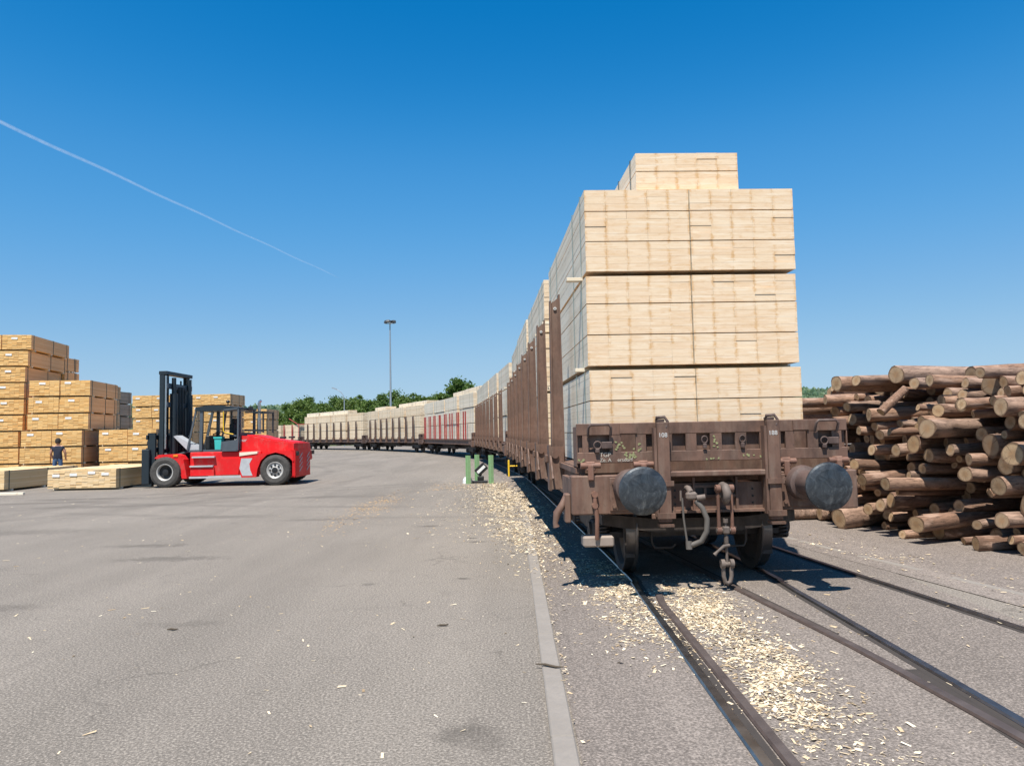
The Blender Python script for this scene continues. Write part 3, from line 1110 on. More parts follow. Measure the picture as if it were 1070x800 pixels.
for x in (-.09, .30):
    m = MB()
    rg = [(x + .03 * math.cos(a), .645, 1.47 + .035 * math.sin(a)) for a in np.linspace(0, 2 * math.pi, 14)]
    m.tube(rg, .008, 6)
    m.box(x - .02, x + .02, .63, .66, 1.38, 1.43, bev=.006)
    part(m, 'lashing_ring', 'dark_brown_paint')
for x in (-.535, .585):
    m = MB()
    m.box(x - .055, x + .02, .56, .66, 1.655, 1.685, bev=.006)
    m.tube([(x - .05, .60, 1.68), (x - .06, .58, 1.70), (x + .02, .56, 1.705), (x + .05, .56, 1.66), (x + .03, .55, 1.60)], .016, 6)
    part(m, 'post_clip', 'dark_brown_paint')
# coupling
m = MB()
m.box(.02, .075, .56, .70, .88, 1.0, bev=.01)
m.tube([(.048, .62, .99), (.048, .55, 1.01), (.048, .47, 1.0), (.048, .425, .945), (.048, .44, .885), (.048, .49, .855), (.048, .53, .87)], [.04, .04, .042, .042, .036, .03, .02], 10)
part(m, 'draw_hook', 'grey_iron')
m = MB()
for x in (-.022, .112):
    m.tube([(x, .50, .975), (x, .50, .80), (x, .50, .59)], [.021, .016, .020], 8)
    m.cyl((x - .022, .50, .985), (x + .022, .50, .985), .040, seg=12)
    m.cyl((x - .022, .50, .575), (x + .022, .50, .575), .036, seg=12)
m.cyl((-.05, .50, .985), (.14, .50, .985), .020, seg=10)
part(m, 'coupling_link', 'rust_iron')
m = MB()
m.cyl((-.05, .50, .575), (.14, .50, .575), .022, seg=10)
m.box(.012, .078, .465, .535, .54, .615, bev=.012)
m.cyl((.045, .50, .69), (.045, .50, .22), .014, seg=10)
m.cyl((.045, .50, .45), (.045, .50, .52), .022, seg=10)
m.cyl((.045, .50, .65), (.045, .50, .69), .026, seg=8)
m.tube([(.07, .49, .43), (.01, .47, .425), (-.06, .46, .375), (-.09, .46, .345)], [.016, .018, .014, .022], 8)
m.cyl((-.008, .50, .245), (.098, .50, .245), .024, seg=10)
part(m, 'coupling_screw', 'grey_iron')
m = MB()
m.tube([(.006, .50, .26), (.006, .50, .13), (.018, .50, .075), (.045, .50, .058), (.072, .50, .075), (.084, .50, .13), (.084, .50, .26)], .021, 8)
for x in (.0, .09):
    m.cyl((x - .018, .50, .25), (x + .018, .50, .25), .045, seg=14)
part(m, 'coupling_shackle', 'grey_iron')
m = MB()
m.tube([(-.30, .62, .99), (-.30, .55, .99), (-.29, .50, .95)], .03, 8)
m.box(-.34, -.23, .47, .55, .88, .96, bev=.02)
m.cyl((-.24, .48, .90), (-.16, .46, .91), .028, seg=8)
m.cyl((-.38, .55, .97), (-.38, .55, .87), .012, seg=6)
part(m, 'brake_valve', 'grey_iron')
m = MB()
m.tube([(-.245, .50, .87), (-.19, .47, .80), (-.155, .45, .70), (-.16, .45, .58), (-.21, .47, .48), (-.29, .49, .445), (-.345, .50, .44)], .027, 10)
m.cyl((-.33, .49, .40), (-.33, .50, .48), .032, seg=8)
m.tube([(-.375, .52, .90), (-.37, .51, .70), (-.345, .50, .46)], .011, 6)
part(m, 'brake_hose', 'hose_rubber')
# shunter's step on its hanger
m = MB()
m.box(-1.35, -1.04, .66, .86, .42, .525, bev=.015)
part(m, 'step_board', 'step_wood')
m = MB()
m.tube([(-1.235, .60, .98), (-1.235, .59, .90), (-1.215, .60, .72), (-1.215, .64, .50)], .022, 8)
m.cyl((-1.235, .62, .95), (-1.235, .57, .95), .032, seg=10)
m.cyl((-1.235, .62, .84), (-1.235, .57, .84), .030, seg=10)
part(m, 'step_hanger', 'rust_iron')
m = MB()
m.tube([(-1.50, .78, .93), (-1.54, .76, .84), (-1.60, .74, .76), (-1.62, .74, .66), (-1.61, .74, .62)], [.028, .036, .04, .026, .034], 8)
m.box(-1.52, -1.46, .72, .88, .66, .95, bev=.01)
part(m, 'release_lever', 'brown_paint')
for x in (-.60, .64):
    part(MB().box(x - .06, x + .06, .60, .64, .69, .74, bev=.006), 'bracket', 'brown_paint')
m = MB()
m.tube([(-1.40, 13.0, .70), (-1.62, 13.0, .70)], .018, 6)
m.box(-1.65, -1.605, 12.97, 13.03, .42, .86, bev=.01)
part(m, 'brake_changeover_lever', 'yellow_paint', 'yellow change-over lever below the side sill')
# chalk and lettering on the end board
def letters(body, size, loc, mat, nm='lettering', rz=0.0, parent=W1):
    o = link(nm, text_mesh(body, size, mat), parent)
    o.location = loc
    o.rotation_euler = (R(90), 0, rz)
    return o
letters('TGP', .062, (-1.165, .6525, 1.318), 'chalk_white')
letters('Ze. A', .052, (-1.165, .6525, 1.268), 'chalk_white')
letters('ersdorf', .052, (-.985, .6525, 1.268), 'chalk_white')
letters('108', .062, (-.588, .5385, 1.505), 'sign_white')
letters('188', .062, (.53, .5385, 1.505), 'sign_white')
m = MB()
for cx, cz, n_, sx_, sz_ in ((-.97, 1.43, 9, .035, .035), (-.83, 1.325, 16, .055, .045), (-.76, 1.40, 5, .012, .05), (.02, 1.45, 7, .015, .05), (-1.33, 1.285, 6, .03, .012),
                             (.35, 1.30, 6, .10, .008), (.0, 1.275, 4, .06, .006)):
    for _ in range(n_):
        x, z = random.gauss(cx, sx_ * .6), random.gauss(cz, sz_ * .6)
        pts = [(x + random.uniform(.006, .017) * math.cos(a), z + random.uniform(.006, .017) * math.sin(a)) for a in np.linspace(0, 5.2, 6)]
        m.prism(pts, .6545, .6525 - random.uniform(0, .0012), 'y')
part(m, 'chalk_marks', 'chalk_green')['kind'] = 'stuff'

# ---- loads: sawn lumber packs
def side_faces(me, on=True):
    """the long sawn sides of boards take the second material"""
    if on:
        for p in me.polygons:
            if abs(p.normal.x) > .6:
                p.material_index = 1
    return me


def joined_pack(name, w, h, L, nc, nr, mat, jit=.006, gap=.003, seed=0, side=None):
    rr_ = random.Random(seed)
    mb = MB()
    cw, rh = w / nc, h / nr
    for c_ in range(nc):
        for r_ in range(nr):
            a, b = rr_.uniform(-jit, jit), rr_.uniform(-jit, jit)
            g2 = gap / 2
            ex = rr_.uniform(0, .004)
            x0, x1 = c_ * cw + g2, (c_ + 1) * cw - g2
            if c_ == 0:
                x0 -= ex
            if c_ == nc - 1:
                x1 += ex
            mb.box(x0, x1, a, L + b, r_ * rh + g2, (r_ + 1) * rh - g2)
    return side_faces(mb.mesh(name, [mat, side] if side else mat), side)


def strap_mesh(w, h, mat='strap_dark', t_=.004, wd=.022):
    mb = MB()
    mb.box(-.008 - t_, -.008, 0, wd, -.004, h + .008)
    mb.box(w + .008, w + .008 + t_, 0, wd, -.004, h + .008)
    mb.box(-.008, w + .008, 0, wd, h + .006, h + .006 + t_)
    return mb.mesh('strap', mat)


PW = 1.14
TIERS = [(1.235, 1.0), (2.275, .975), (3.29, .90)]
LEN = 4.2
GROUPS_Y = [1.02, 5.75, 10.3, 14.75]
SIDE_X = [-1.19, -.042]
train_mesh = [[joined_pack('lumber_boards', PW, h, LEN, 5, 12, 'lumber_train', seed=10 * k + j, side='lumber_side') for j in range(2)] for k, (z, h) in enumerate(TIERS)]
far_mesh = [joined_pack('lumber_boards', PW, h, LEN, 5, 12, 'lumber_train', seed=40 + k) for k, (z, h) in enumerate(TIERS)]
train_strap = [strap_mesh(PW, h, 'strap_light', .004, .015) for z, h in TIERS]
top_mesh = joined_pack('lumber_boards', PW, .41, LEN, 5, 6, 'lumber_train', seed=77, side='lumber_side')
top_strap = strap_mesh(PW, .41)
WN = ['near wagon', 'second wagon', 'red-staked third wagon', 'fourth wagon', 'fifth wagon', 'last visible wagon']
TN = ['bottom', 'middle', 'top']
SN = ['left', 'right']
RN = ['front', 'second', 'third', 'rear']
brd_cache = {}
def board_pack(name, label, loc_w, w, h, L, nc, rows, group):
    """a pack with every board an object of its own (the ones nearest to the camera)"""
    root = thing(name, label, 'lumber pack', loc_w[0], loc_w[1], group)
    cw = w / nc
    z = 0.0
    for ri, rh in enumerate(rows):
        nb = 4 if rh > .27 else 3
        bh = (rh - .010) / nb
        for k in range(nb):
            for c_ in range(nc):
                # some boards are double thickness
                key = (round(cw, 3), round(bh, 4), L)
                if key not in brd_cache:
                    brd_cache[key] = MB().box(.0005, cw - .0005, 0, L, .0006, bh - .0006).mesh('board', ['lumber_pale', 'lumber_side'])
                    side_faces(brd_cache[key])
                o = link('board', brd_cache[key], root)
                o.location = (c_ * cw + random.uniform(-.0012, .0012), random.uniform(-.0006, .0006) + (random.uniform(-.006, .006) if random.random() < .06 else 0), z + k * bh)
        z += rh
    return root


ROWS = [[.335, .335, .33], [.335, .335, .305], [.33, .33, .24]]
for wi in range(6):
    Mw = wagons[wi].matrix_basis
    for gi, gy in enumerate(GROUPS_Y):
        for ti, (tz, th) in enumerate(TIERS):
            if wi == 5 and ti == 2:
                continue
            for si, sx0 in enumerate(SIDE_X):
                jx = random.uniform(-.02, .02) + (-.05 if gi > 0 and si == 0 else 0)
                jy = random.uniform(-.05, .05) if gi else random.uniform(-.015, .015)
                if wi == 0 and gi == 0:
                    jx = {0: .0, 1: -.010, 2: -.006}[ti] + (0 if si == 0 else {0: .0, 1: .004, 2: .003}[ti])
                p = Mw @ Vector((sx0 + jx, gy + jy, tz))
                lab = f'pale lumber pack, {TN[ti]} tier, {SN[si]} side, {RN[gi]} row, on the {WN[wi]}'
                grp = f'lumber packs on the {WN[wi]}'
                if wi == 0 and gi == 0:
                    o = board_pack('lumber_pack', lab, (p, R(HEAD[wi])), PW, th, LEN, 5, ROWS[ti], grp)
                else:
                    o = thing('lumber_pack', lab, 'lumber pack', p, R(HEAD[wi]), grp, far_mesh[ti] if wi > 2 else train_mesh[ti][random.randrange(2)])
                if si == 0:
                    for sy_ in (.30, 1.0, 2.9, 3.85):
                        s_ = link('strap', train_strap[ti], o)
                        s_.location = (0, sy_, 0)
    # half packs on top
    tops = {0: [(0, .33), (2, -.2)], 1: [(1, -.3), (3, .1)], 2: [(0, -.7), (1, -.6)], 3: [(0, -.5), (1, -.4), (3, -.4)], 4: [(1, -.9), (2, -.85), (3, -.9)], 5: []}[wi]
    for gi, tx in tops:
        tz = 4.215
        p = Mw @ Vector(((-.60 if wi == 0 and gi == 0 else tx), GROUPS_Y[gi] + (.10 if gi == 0 else 0.0), tz))
        lab = f'shallow pale lumber pack lying on top of the {RN[gi]} row of the {WN[wi]}'
        if wi == 0 and gi == 0:
            o = board_pack('lumber_pack', 'shallow lumber pack crowning the near load, highest of all', (p, R(HEAD[0])), PW, .42, LEN, 5, [.21, .21], 'top packs')
        else:
            o = thing('lumber_pack', lab, 'lumber pack', p, R(HEAD[wi]), 'top packs', top_mesh)
        for sy_ in (.25, .95, 3.2):
            s_ = link('strap', top_strap, o)
            s_.location = (0, sy_, 0)
# dunnage timbers between the tiers
for wi in (0, 1):
    Mw = wagons[wi].matrix_basis
    for gi, gy in enumerate(GROUPS_Y):
        for ti in (0, 1):
            for bi, by in enumerate((.30, 3.6)):
                ztop = TIERS[ti + 1][0]
                zlo = TIERS[ti][0] + TIERS[ti][1]
                L0 = -1.37 if ti == 1 else -1.30
                L0 += random.uniform(-.03, .03) if (wi, gi) != (0, 0) else 0
                p = Mw @ Vector((L0, gy + by, zlo + .001))
                me = MB().box(0, 2.42, 0, .095, 0, ztop - zlo - .002, bev=.003).mesh('bearer', 'timber_white')
                lab = f'timber bearer end {"above" if ti else "below"} the middle tier, {"front" if bi == 0 else "back"} end, {RN[gi]} row, {WN[wi]}'
                thing('timber_bearer', lab, 'timber', p, R(HEAD[wi]), 'bearers between lumber tiers', me)

# ================================================================== LUMBER YARD (left)
YH, YP, YW = .62, .69, 1.15                       # pack height, pitch with bearers, width
ymesh = {}
def yard_mesh(mat, L, v):
    k = (mat, round(L, 2), v)
    if k not in ymesh:
        side = {'lumber_gold': 'lumber_brown', 'lumber_grey': None}.get(mat)
        ymesh[k] = joined_pack('lumber_boards', YW - .02, YH, L, 6, 15, mat, jit=.009, gap=.003, seed=len(ymesh) + 100, side=side)
    return ymesh[k]
ybear, ystrap = {}, strap_mesh(YW - .02, YH, 'strap_dark', .006, .035)
ybear = MB().box(-.02, YW, 0, .09, 0, YP - YH - .004).mesh('bearer', 'timber_white')
ytag = MB().box(0, .24, -.003, .003, 0, .085).mesh('paper_tag', 'paper_white')


def yard_pack(x, y, layer, L, mat, label, group, v=0, tags=1, z0=0.0):
    z = z0 + layer * YP + (YP - YH)
    o = thing('lumber_pack', label, 'lumber pack', (x, y, z), random.uniform(-.008, .008), group, yard_mesh(mat, L, v))
    for by in (.35, L / 2, L - .45):
        b = link('bearer', ybear, o)
        b.location = (0, by, -(YP - YH) + .002)
    for sy_ in (.22, L * .5 + .2, L - .3):
        s_ = link('strap', ystrap, o)
        s_.location = (0, sy_, 0)
    for k in range(tags):
        t_ = link('paper_tag', ytag, o)
        t_.location = (.12 + .42 * k + random.uniform(0, .25), -.014, YH - .20 + random.uniform(-.04, .06))
    return o


def lay_word(i, n):
    return 'top' if i == n - 1 else ('bottom' if i == 0 else ORD[n - 1 - i] + ' from top')


def stack(desc, x0, y0, cols, n, L, mat, shifts=None, zextra=0.0, tags=1, yaw=0.0):
    """x0 = left edge; shifts = sideways shift of each layer"""
    for i in range(n):
        for c_ in range(cols):
            dx = (shifts[i] if shifts else 0) + random.uniform(-.03, .03)
            colw = '' if cols == 1 else (['left', 'right'][c_] if cols == 2 else ORD[c_]) + ' column, '
            lab = f'lumber pack, {lay_word(i, n)} layer, {colw}{desc}'
            o = yard_pack(x0, y0, i, L, mat, lab, 'lumber stacks in the yard', (i + c_) % 3, tags if i > 1 or n < 4 else 0, zextra)
            q = Matrix.Rotation(R(yaw), 3, 'Z') @ Vector((c_ * YW + dx, random.uniform(-.04, .04), 0))
            o.location.x += q.x
            o.location.y += q.y
            o.rotation_euler.z += R(yaw)


stack('tallest stack at left edge', -23.10, 31.3, 2, 9, 4.0, 'lumber_gold', [-.10, -.12, -.1, .06, .08, .06, .08, .20, .30], yaw=10)
stack('stack behind the tallest one', -23.6, 35.4, 2, 8, 1.2, 'lumber_gold', None, .1, 0)
stack('stack behind the standing person', -19.80, 30.5, 2, 6, 3.3, 'lumber_gold', [-.25, -.26, -.24, .0, .03, .02], yaw=10)
stack('stack hidden behind the person\'s stack', -22.3, 35.0, 2, 6, 3.0, 'lumber_gold', None, .2, 0)
stack('weathered grey stack', -22.55, 39.0, 1, 6, 3.0, 'lumber_grey', None, .15, 0)
stack('long stack behind the forklift', -22.4, 44.0, 5, 6, 2.4, 'lumber_gold', None, .1)
stack('stack seen through the cab', -18.1, 48.0, 2, 5, 2.5, 'lumber_gold')
stack('low stack left of the mast', -17.25, 31.2, 2, 3, 3.4, 'lumber_gold', yaw=6)
stack('single layer in front of the forks', -15.45, 24.8, 2, 1, 4.6, 'lumber_fresh', tags=2)
stack('single layer at the left frame edge', -19.25, 25.0, 2, 1, 4.2, 'lumber_fresh', tags=2)
b = MB().box(-.45, .45, -.05, .05, 0, .08, bev=.006).mesh('bearer', 'timber_white')
thing('timber_bearer', 'loose squared timber lying on the asphalt at left', 'timber', (-15.6, 23.2, .001), .05, None, b)

# ================================================================== FORKLIFT
FL = thing('forklift', 'large red forklift with tall dark mast and open cab door', 'forklift', (-8.05, 26.5, 0), 0)
cx_ = lambda v: (v - 790) / 165.0
cz_ = lambda v: (738 - v) / 165.0
def P2(*pts):
    return [(cx_(a), cz_(b)) for a, b in pts]
def fpart(mb, nm, mats, parent=None, label=None):
    o = mb.build(nm, mats, parent or FL)
    if label:
        o['label'] = label
    return o
# chassis and side panels
m = MB()
m.box(cx_(300), cx_(700), -.98, .98, .36, 1.16, bev=.02)
m.box(cx_(240), cx_(860), -.60, .60, .42, .95)
fpart(m, 'chassis', 'forklift_red')
m = MB()
for s in (-1, 1):
    m.box(cx_(305), cx_(675), min(s * .985, s * 1.12), max(s * .985, s * 1.12), .28, .34)
    m.box(cx_(318), cx_(445), min(s * .985, s * 1.10), max(s * .985, s * 1.10), .97, 1.02)
    m.box(cx_(306), cx_(436), min(s * .985, s * 1.10), max(s * .985, s * 1.10), .66, .71)
fpart(m, 'step', 'light_grey')
for s in (-1, 1):
    fpart(MB().prism(P2((308, 632), (440, 632), (440, 678), (308, 678)), s * .975, s * 1.06, 'y'), 'side_panel', 'forklift_red')
    fpart(MB().prism(P2((475, 585), (585, 585), (575, 675), (475, 675)), s * .975, s * 1.03, 'y'), 'side_panel', 'forklift_red')
for s in (-1, 1):
    m = MB()
    arch = [(272, 690), (300, 690), (292, 640), (280, 585), (262, 562), (235, 553), (140, 556), (118, 575), (135, 578), (185, 570), (230, 585), (256, 620), (265, 655)]
    m.prism(P2(*arch), s * .80, s * 1.22, 'y')
    fpart(m, 'front_fender', 'forklift_red')
    m = MB()
    ra = [(590, 545), (700, 560), (860, 545), (886, 552), (893, 600), (888, 610), (872, 590), (838, 568), (790, 556), (742, 568), (708, 600), (690, 645), (683, 690), (600, 690), (588, 640)]
    m.prism(P2(*ra), s * .86, s * 1.17, 'y')
    fpart(m, 'rear_fender', 'forklift_red')
    m = MB()
    m.prism(P2((600, 585), (662, 585), (645, 615), (650, 650), (663, 682), (606, 682), (590, 640)), s * 1.171, s * 1.175, 'y')
    fpart(m, 'white_stripe', 'light_grey')
m = MB()
m.prism(P2((578, 458), (640, 463), (720, 484), (890, 508), (896, 548), (860, 556), (700, 562), (578, 548)), -.88, .88, 'y')
m.prism(P2((600, 453), (650, 458), (740, 481), (876, 502), (876, 512), (600, 470)), -.62, .62, 'y')
fpart(m, 'bonnet', 'forklift_red')
m = MB()
cwp = [(.57, -1.17), (.66, -1.12), (.71, -.85), (.70, .55), (.62, .88), (.50, 1.10)]
m.prism(cwp, .30, 1.16, 'z')
m.prism([(.40, -1.10), (.60, -1.08), (.66, -.80), (.64, .5), (.56, .82), (.40, 1.0)], 1.162, 1.40, 'z')
m.box(.40, .62, -.9, .9, .24, .30)
fpart(m, 'counterweight', 'forklift_red')
m = MB()
for y0 in (-.80, .10):
    for k in range(4):
        z = .42 + k * .15
        m.prism([(y0, z), (y0 + .34, z + .16), (y0 + .34, z + .21), (y0, z + .05)], .712, .716, 'x')
fpart(m, 'hazard_stripe', 'light_grey')['kind'] = 'stuff'
for s in (-1, 1):
    m = MB().box(.665, .73, min(s * .88, s * 1.06), max(s * .88, s * 1.06), .98, 1.12, bev=.01)
    fpart(m, 'tail_light', 'black_plastic')
    m = MB().box(cx_(225), cx_(250), min(s * 1.222, s * 1.24), max(s * 1.222, s * 1.24), cz_(568), cz_(556))
    fpart(m, 'indicator', 'orange_lens')
o = link('lettering', text_mesh('Kalmar', .15, 'sign_white', .2), FL)
o.location = (cx_(540), -.885, cz_(492))
o.rotation_euler = (R(90), 0, 0)
# wheels
def fwheel(x, y, r, s, front):
    M_ = Matrix.Translation((x, y, r))
    if s > 0:
        M_ = M_ @ Matrix.Rotation(math.pi, 4, 'Z')
    w = .36
    tw = MB().lathe([(.27, -.01), (.31, -.03), (r * .80, -.045), (r * .95, -.02), (r, .03), (r, w - .03), (r * .94, w + .01), (.30, w + .02), (.27, w)], 36, M_)
    for k in range(30):
        a = 2 * math.pi * k / 30
        Mk = M_ @ Matrix.Rotation(a, 4, 'Y') @ Matrix.Translation((r - .012, 0, 0))
        tw.box(-.02, .017, .02, .16, -.018, .018, 0, Mk)
        tw.box(-.02, .017, .20, w - .02, .02, .056, 0, Mk)
    rm = MB()
    if front:
        rm.lathe([(.295, -.012), (.275, -.02), (.245, .0), (.235, .10), (.10, .12), (.0, .12)], 28, M_, mis=[0, 0, 0, 1, 1])
        rm.lathe([(.0, .02), (.10, .03), (.12, .12)], 20, M_, mi=1)
    else:
        rm.lathe([(.295, -.012), (.27, -.02), (.24, .0), (.215, .02), (.12, .0), (.10, -.04), (.0, -.05)], 28, M_, mis=[0, 0, 0, 0, 0, 1])
        for k in range(8):
            a = 2 * math.pi * k / 8
            Mk = M_ @ Matrix.Rotation(a, 4, 'Y') @ Matrix.Translation((.17, 0, 0))
            rm.lathe([(.0, -.016), (.035, -.014), (.035, .01)], 10, Mk, mi=1)
    e = link('wheel', None, FL)
    link('tyre', tw.mesh('tyre', 'tyre_rubber'), e)
    link('rim', rm.mesh('rim', ['rim_white', 'black_plastic']), e)
for s in (-1, 1):
    fwheel(cx_(182), s * 1.27, .515, s, True)
    fwheel(0, s * 1.20, .51, s, False)
MB().cyl((cx_(182), -1, .515), (cx_(182), 1, .515), .12).build('front_axle', 'mast_paint', FL)
MB().cyl((0, -1, .51), (0, 1, .51), .10).build('rear_axle', 'mast_paint', FL)
# mast: two outer channels, inner channels, lift cylinders, cross members
mx0 = cx_(150)
def channel(x, y, z0, z1, w, d, s, nm):
    m = MB()
    m.box(x - d / 2, x + d / 2, y - .02, y + .02, z0, z1)
    m.box(x - d / 2, x - d / 2 + .04, min(y, y - s * w), max(y, y - s * w), z0, z1)
    m.box(x + d / 2 - .04, x + d / 2, min(y, y - s * w), max(y, y - s * w), z0, z1)
    fpart(m, nm, 'mast_paint')
for s in (-1, 1):
    channel(mx0 - .06, s * 1.0, .22, 3.93, .12, .15, s, 'outer_mast')
    channel(mx0 - .02, s * .80, .28, 3.86, .10, .13, s, 'inner_mast')
    fpart(MB().cyl((mx0 + .17, s * .60, .4), (mx0 + .17, s * .60, 3.2), .13, seg=16).cyl((mx0 + .17, s * .60, 3.2), (mx0 + .17, s * .60, 3.75), .075, seg=12), 'lift_cylinder', 'mast_paint')
    fpart(MB().cyl((mx0 + .075, s * 1.0, 1.3), (mx0 + .075, s * 1.0, 3.8), .035, seg=8, mi=0), 'hydraulic_rod', 'chrome')
    fpart(MB().tube([(mx0 + .20, s * .78, 1.0), (mx0 + .95, s * .72, 1.25), (mx0 + 1.3, s * .7, 1.15)], .06, 8), 'tilt_cylinder', 'mast_paint')
m = MB()
m.box(mx0 - .16, mx0 + .12, -1.03, 1.03, 3.84, 3.96, bev=.01)
fpart(m, 'mast_head', 'mast_paint')
fpart(MB().box(mx0 + .02, mx0 + .13, -.985, .985, 3.36, 3.55, bev=.02), 'mast_crossbeam', 'cab_grey')
fpart(MB().box(mx0 + .02, mx0 + .13, -.985, .985, 2.72, 2.90, bev=.02), 'mast_crossbeam', 'cab_grey')
fpart(MB().box(mx0 + .02, mx0 + .13, -.985, .985, .95, 1.15, bev=.02), 'mast_crossbeam', 'cab_grey')
fpart(MB().box(mx0 + .02, mx0 + .13, -.985, .985, .24, .44, bev=.02), 'mast_crossbeam', 'cab_grey')
m = MB()
for y in (-.35, -.12, .12, .35):
    m.cyl((mx0 + .12, y, .5), (mx0 + .12, y, 3.45), .035 if abs(y) > .2 else .075, seg=8)
for y in (-.22, .24):
    m.box(mx0 + .02, mx0 + .05, y - .04, y + .04, .6, 3.7)
fpart(m, 'hoses_and_chains', 'black_plastic')
# carriage, forks
m = MB()
for z in (.42, 1.18, 1.62):
    m.box(mx0 - .52, mx0 - .40, -1.15, 1.15, z, z + .16, bev=.01)
for y in (-1.1, -.4, .4, 1.1):
    m.box(mx0 - .46, mx0 - .20, y - .05, y + .05, .35, 1.85)
m.box(mx0 - .60, mx0 - .34, -1.28, -1.10, .12, 1.30, bev=.02)
m.box(mx0 - .60, mx0 - .34, 1.10, 1.28, .12, 1.30, bev=.02)
fpart(m, 'carriage', 'mast_paint')
for y in (-.62, .62):
    m = MB()
    m.prism([(mx0 - .60, 1.35), (mx0 - .53, 1.35), (mx0 - .53, .01), (mx0 - 2.5, .012), (mx0 - 2.5, .03), (mx0 - .68, .062), (mx0 - .60, .12)], y - .09, y + .09, 'y')
    fpart(m, 'fork', 'mast_paint')
rg = [(mx0 - .40 + .09 * math.cos(a), -1.1, 1.50 + .12 * math.sin(a)) for a in np.linspace(0, 2 * math.pi, 16)]
fpart(MB().tube(rg, .016, 6), 'hose_loop', 'black_plastic')
# cab
cy0, cy1 = -.92, .52
cab = MB()
def post(a, b, w=.07):
    rot_box(cab, a, b, w, w)
for y in (cy0, cy1):
    post((cx_(282), y, 1.24), (cx_(332), y, 2.66), .06)
    post((cx_(358), y, 1.2), (cx_(362), y, 2.66), .10)
    post((cx_(575), y, 1.75), (cx_(575), y, 2.66), .08)
    rot_box(cab, (cx_(335), y, 2.63), (cx_(580), y, 2.63), .07, .06)
post((cx_(375), cy1, 1.2), (cx_(408), cy1, 2.6), .05)
post((cx_(440), cy1, 1.2), (cx_(440), cy1, 2.6), .06)
cab.box(cx_(280), cx_(575), cy0, cy1, 1.17, 1.24)
cab.box(cx_(560), cx_(580), cy0, cy1, 1.24, 1.80)
fpart(cab, 'cab', 'cab_grey')
m = MB()
m.prism(P2((328, 302), (332, 292), (415, 284), (480, 286), (585, 300), (585, 312), (330, 316)), cy0 - .08, cy1 + .08, 'y')
fpart(m, 'cab_roof', 'mast_paint')
m = MB()
m.prism(P2((284, 540), (200, 455), (215, 450), (300, 500), (345, 505), (345, 540)), cy0 + .02, cy0 + .5, 'y')
fpart(m, 'front_cowl', 'light_grey')
m = MB()
m.add([(cx_(286), cy0 + .05, 1.27), (cx_(333), cy0 + .05, 2.60), (cx_(333), cy1 - .05, 2.60), (cx_(286), cy1 - .05, 1.27)], [(0, 1, 2, 3)])
m.add([(cx_(286) + .012, cy0 + .05, 1.27), (cx_(333) + .012, cy0 + .05, 2.60), (cx_(333) + .012, cy1 - .05, 2.60), (cx_(286) + .012, cy1 - .05, 1.27)], [(3, 2, 1, 0)])
fpart(m, 'windscreen', 'cab_glass')
# open door
dr = MB()
dy = cy0 - .12
for a, b in (((492, 312), (575, 305)), ((575, 305), (572, 540)), ((572, 540), (480, 540)), ((480, 540), (485, 490)), ((492, 312), (494, 440)), ((494, 440), (565, 460))):
    rot_box(dr, (cx_(a[0]), dy, cz_(a[1])), (cx_(b[0]), dy, cz_(b[1])), .05, .05)
dr.prism(P2((482, 490), (572, 480), (572, 540), (482, 540)), dy - .02, dy + .02, 'y')
d_ = fpart(dr, 'door', 'cab_grey', None, 'cab door standing open')
m = MB()
m.tube([(cx_(494), dy - .05, cz_(320)), (cx_(494), dy - .05, cz_(430)), (cx_(503), dy - .05, cz_(440)), (cx_(550), dy - .05, cz_(450))], .018, 6)
fpart(m, 'grab_rail', 'yellow_paint', d_)
m = MB()
m.box(cx_(440), cx_(500), -.55, .15, 1.50, 1.62, bev=.03)
m.box(cx_(490), cx_(515), -.52, .12, 1.60, 2.12, bev=.03)
m.box(cx_(494), cx_(512), -.35, -.05, 2.12, 2.30, bev=.03)
m.box(cx_(445), cx_(495), -.4, .0, 1.24, 1.5)
fpart(m, 'driver_seat', 'seat_black')
m = MB()
sw = Matrix.Translation((cx_(408), -.2, 1.82)) @ Matrix.Rotation(R(-25), 4, 'Y')
rg = [sw @ Vector((.0 + .19 * math.cos(a), .19 * math.sin(a), 0)) for a in np.linspace(0, 2 * math.pi, 20)]
m.tube(rg, .016, 6)
m.tube([sw @ Vector((0, -.18, 0)), sw @ Vector((0, .18, 0))], .012, 6)
m.tube([sw @ Vector((0, 0, 0)), (cx_(385), -.2, 1.26)], .035, 8)
fpart(m, 'steering_wheel', 'black_plastic')
m = MB()
m.box(cx_(372), cx_(398), -.8, .4, 1.24, 1.72, bev=.03)
fpart(m, 'dashboard', 'black_plastic')
m = MB()
m.prism(P2((428, 470), (468, 470), (466, 535), (432, 535)), -.86, -.62, 'y')
m.prism(P2((424, 462), (472, 462), (472, 472), (424, 472)), -.88, -.60, 'y')
fpart(m, 'bucket', 'teal_plastic', None, 'teal plastic bucket on the cab floor')
m = MB()
m.cyl((cx_(620), .25, 1.75), (cx_(620), .25, 2.85), .055, seg=12)
m.cyl((cx_(620), .25, 1.75), (cx_(620), .25, 2.30), .075, seg=12)
m.tube([(cx_(620), .25, 2.85), (cx_(622), .25, 2.90), (cx_(632), .25, 2.94)], .05, 8)
fpart(m, 'exhaust_pipe', 'chrome')
m = MB()
rot_box(m, (cx_(582), -.55, 2.50), (cx_(688), -.55, 2.50), .05, .05)
rot_box(m, (cx_(688), -.55, 2.52), (cx_(688), -.55, 1.78), .05, .05)
rot_box(m, (cx_(582), -.55, 1.88), (cx_(688), -.55, 1.86), .06, .06)
rot_box(m, (cx_(582), .5, 2.50), (cx_(688), .5, 2.50), .05, .05)
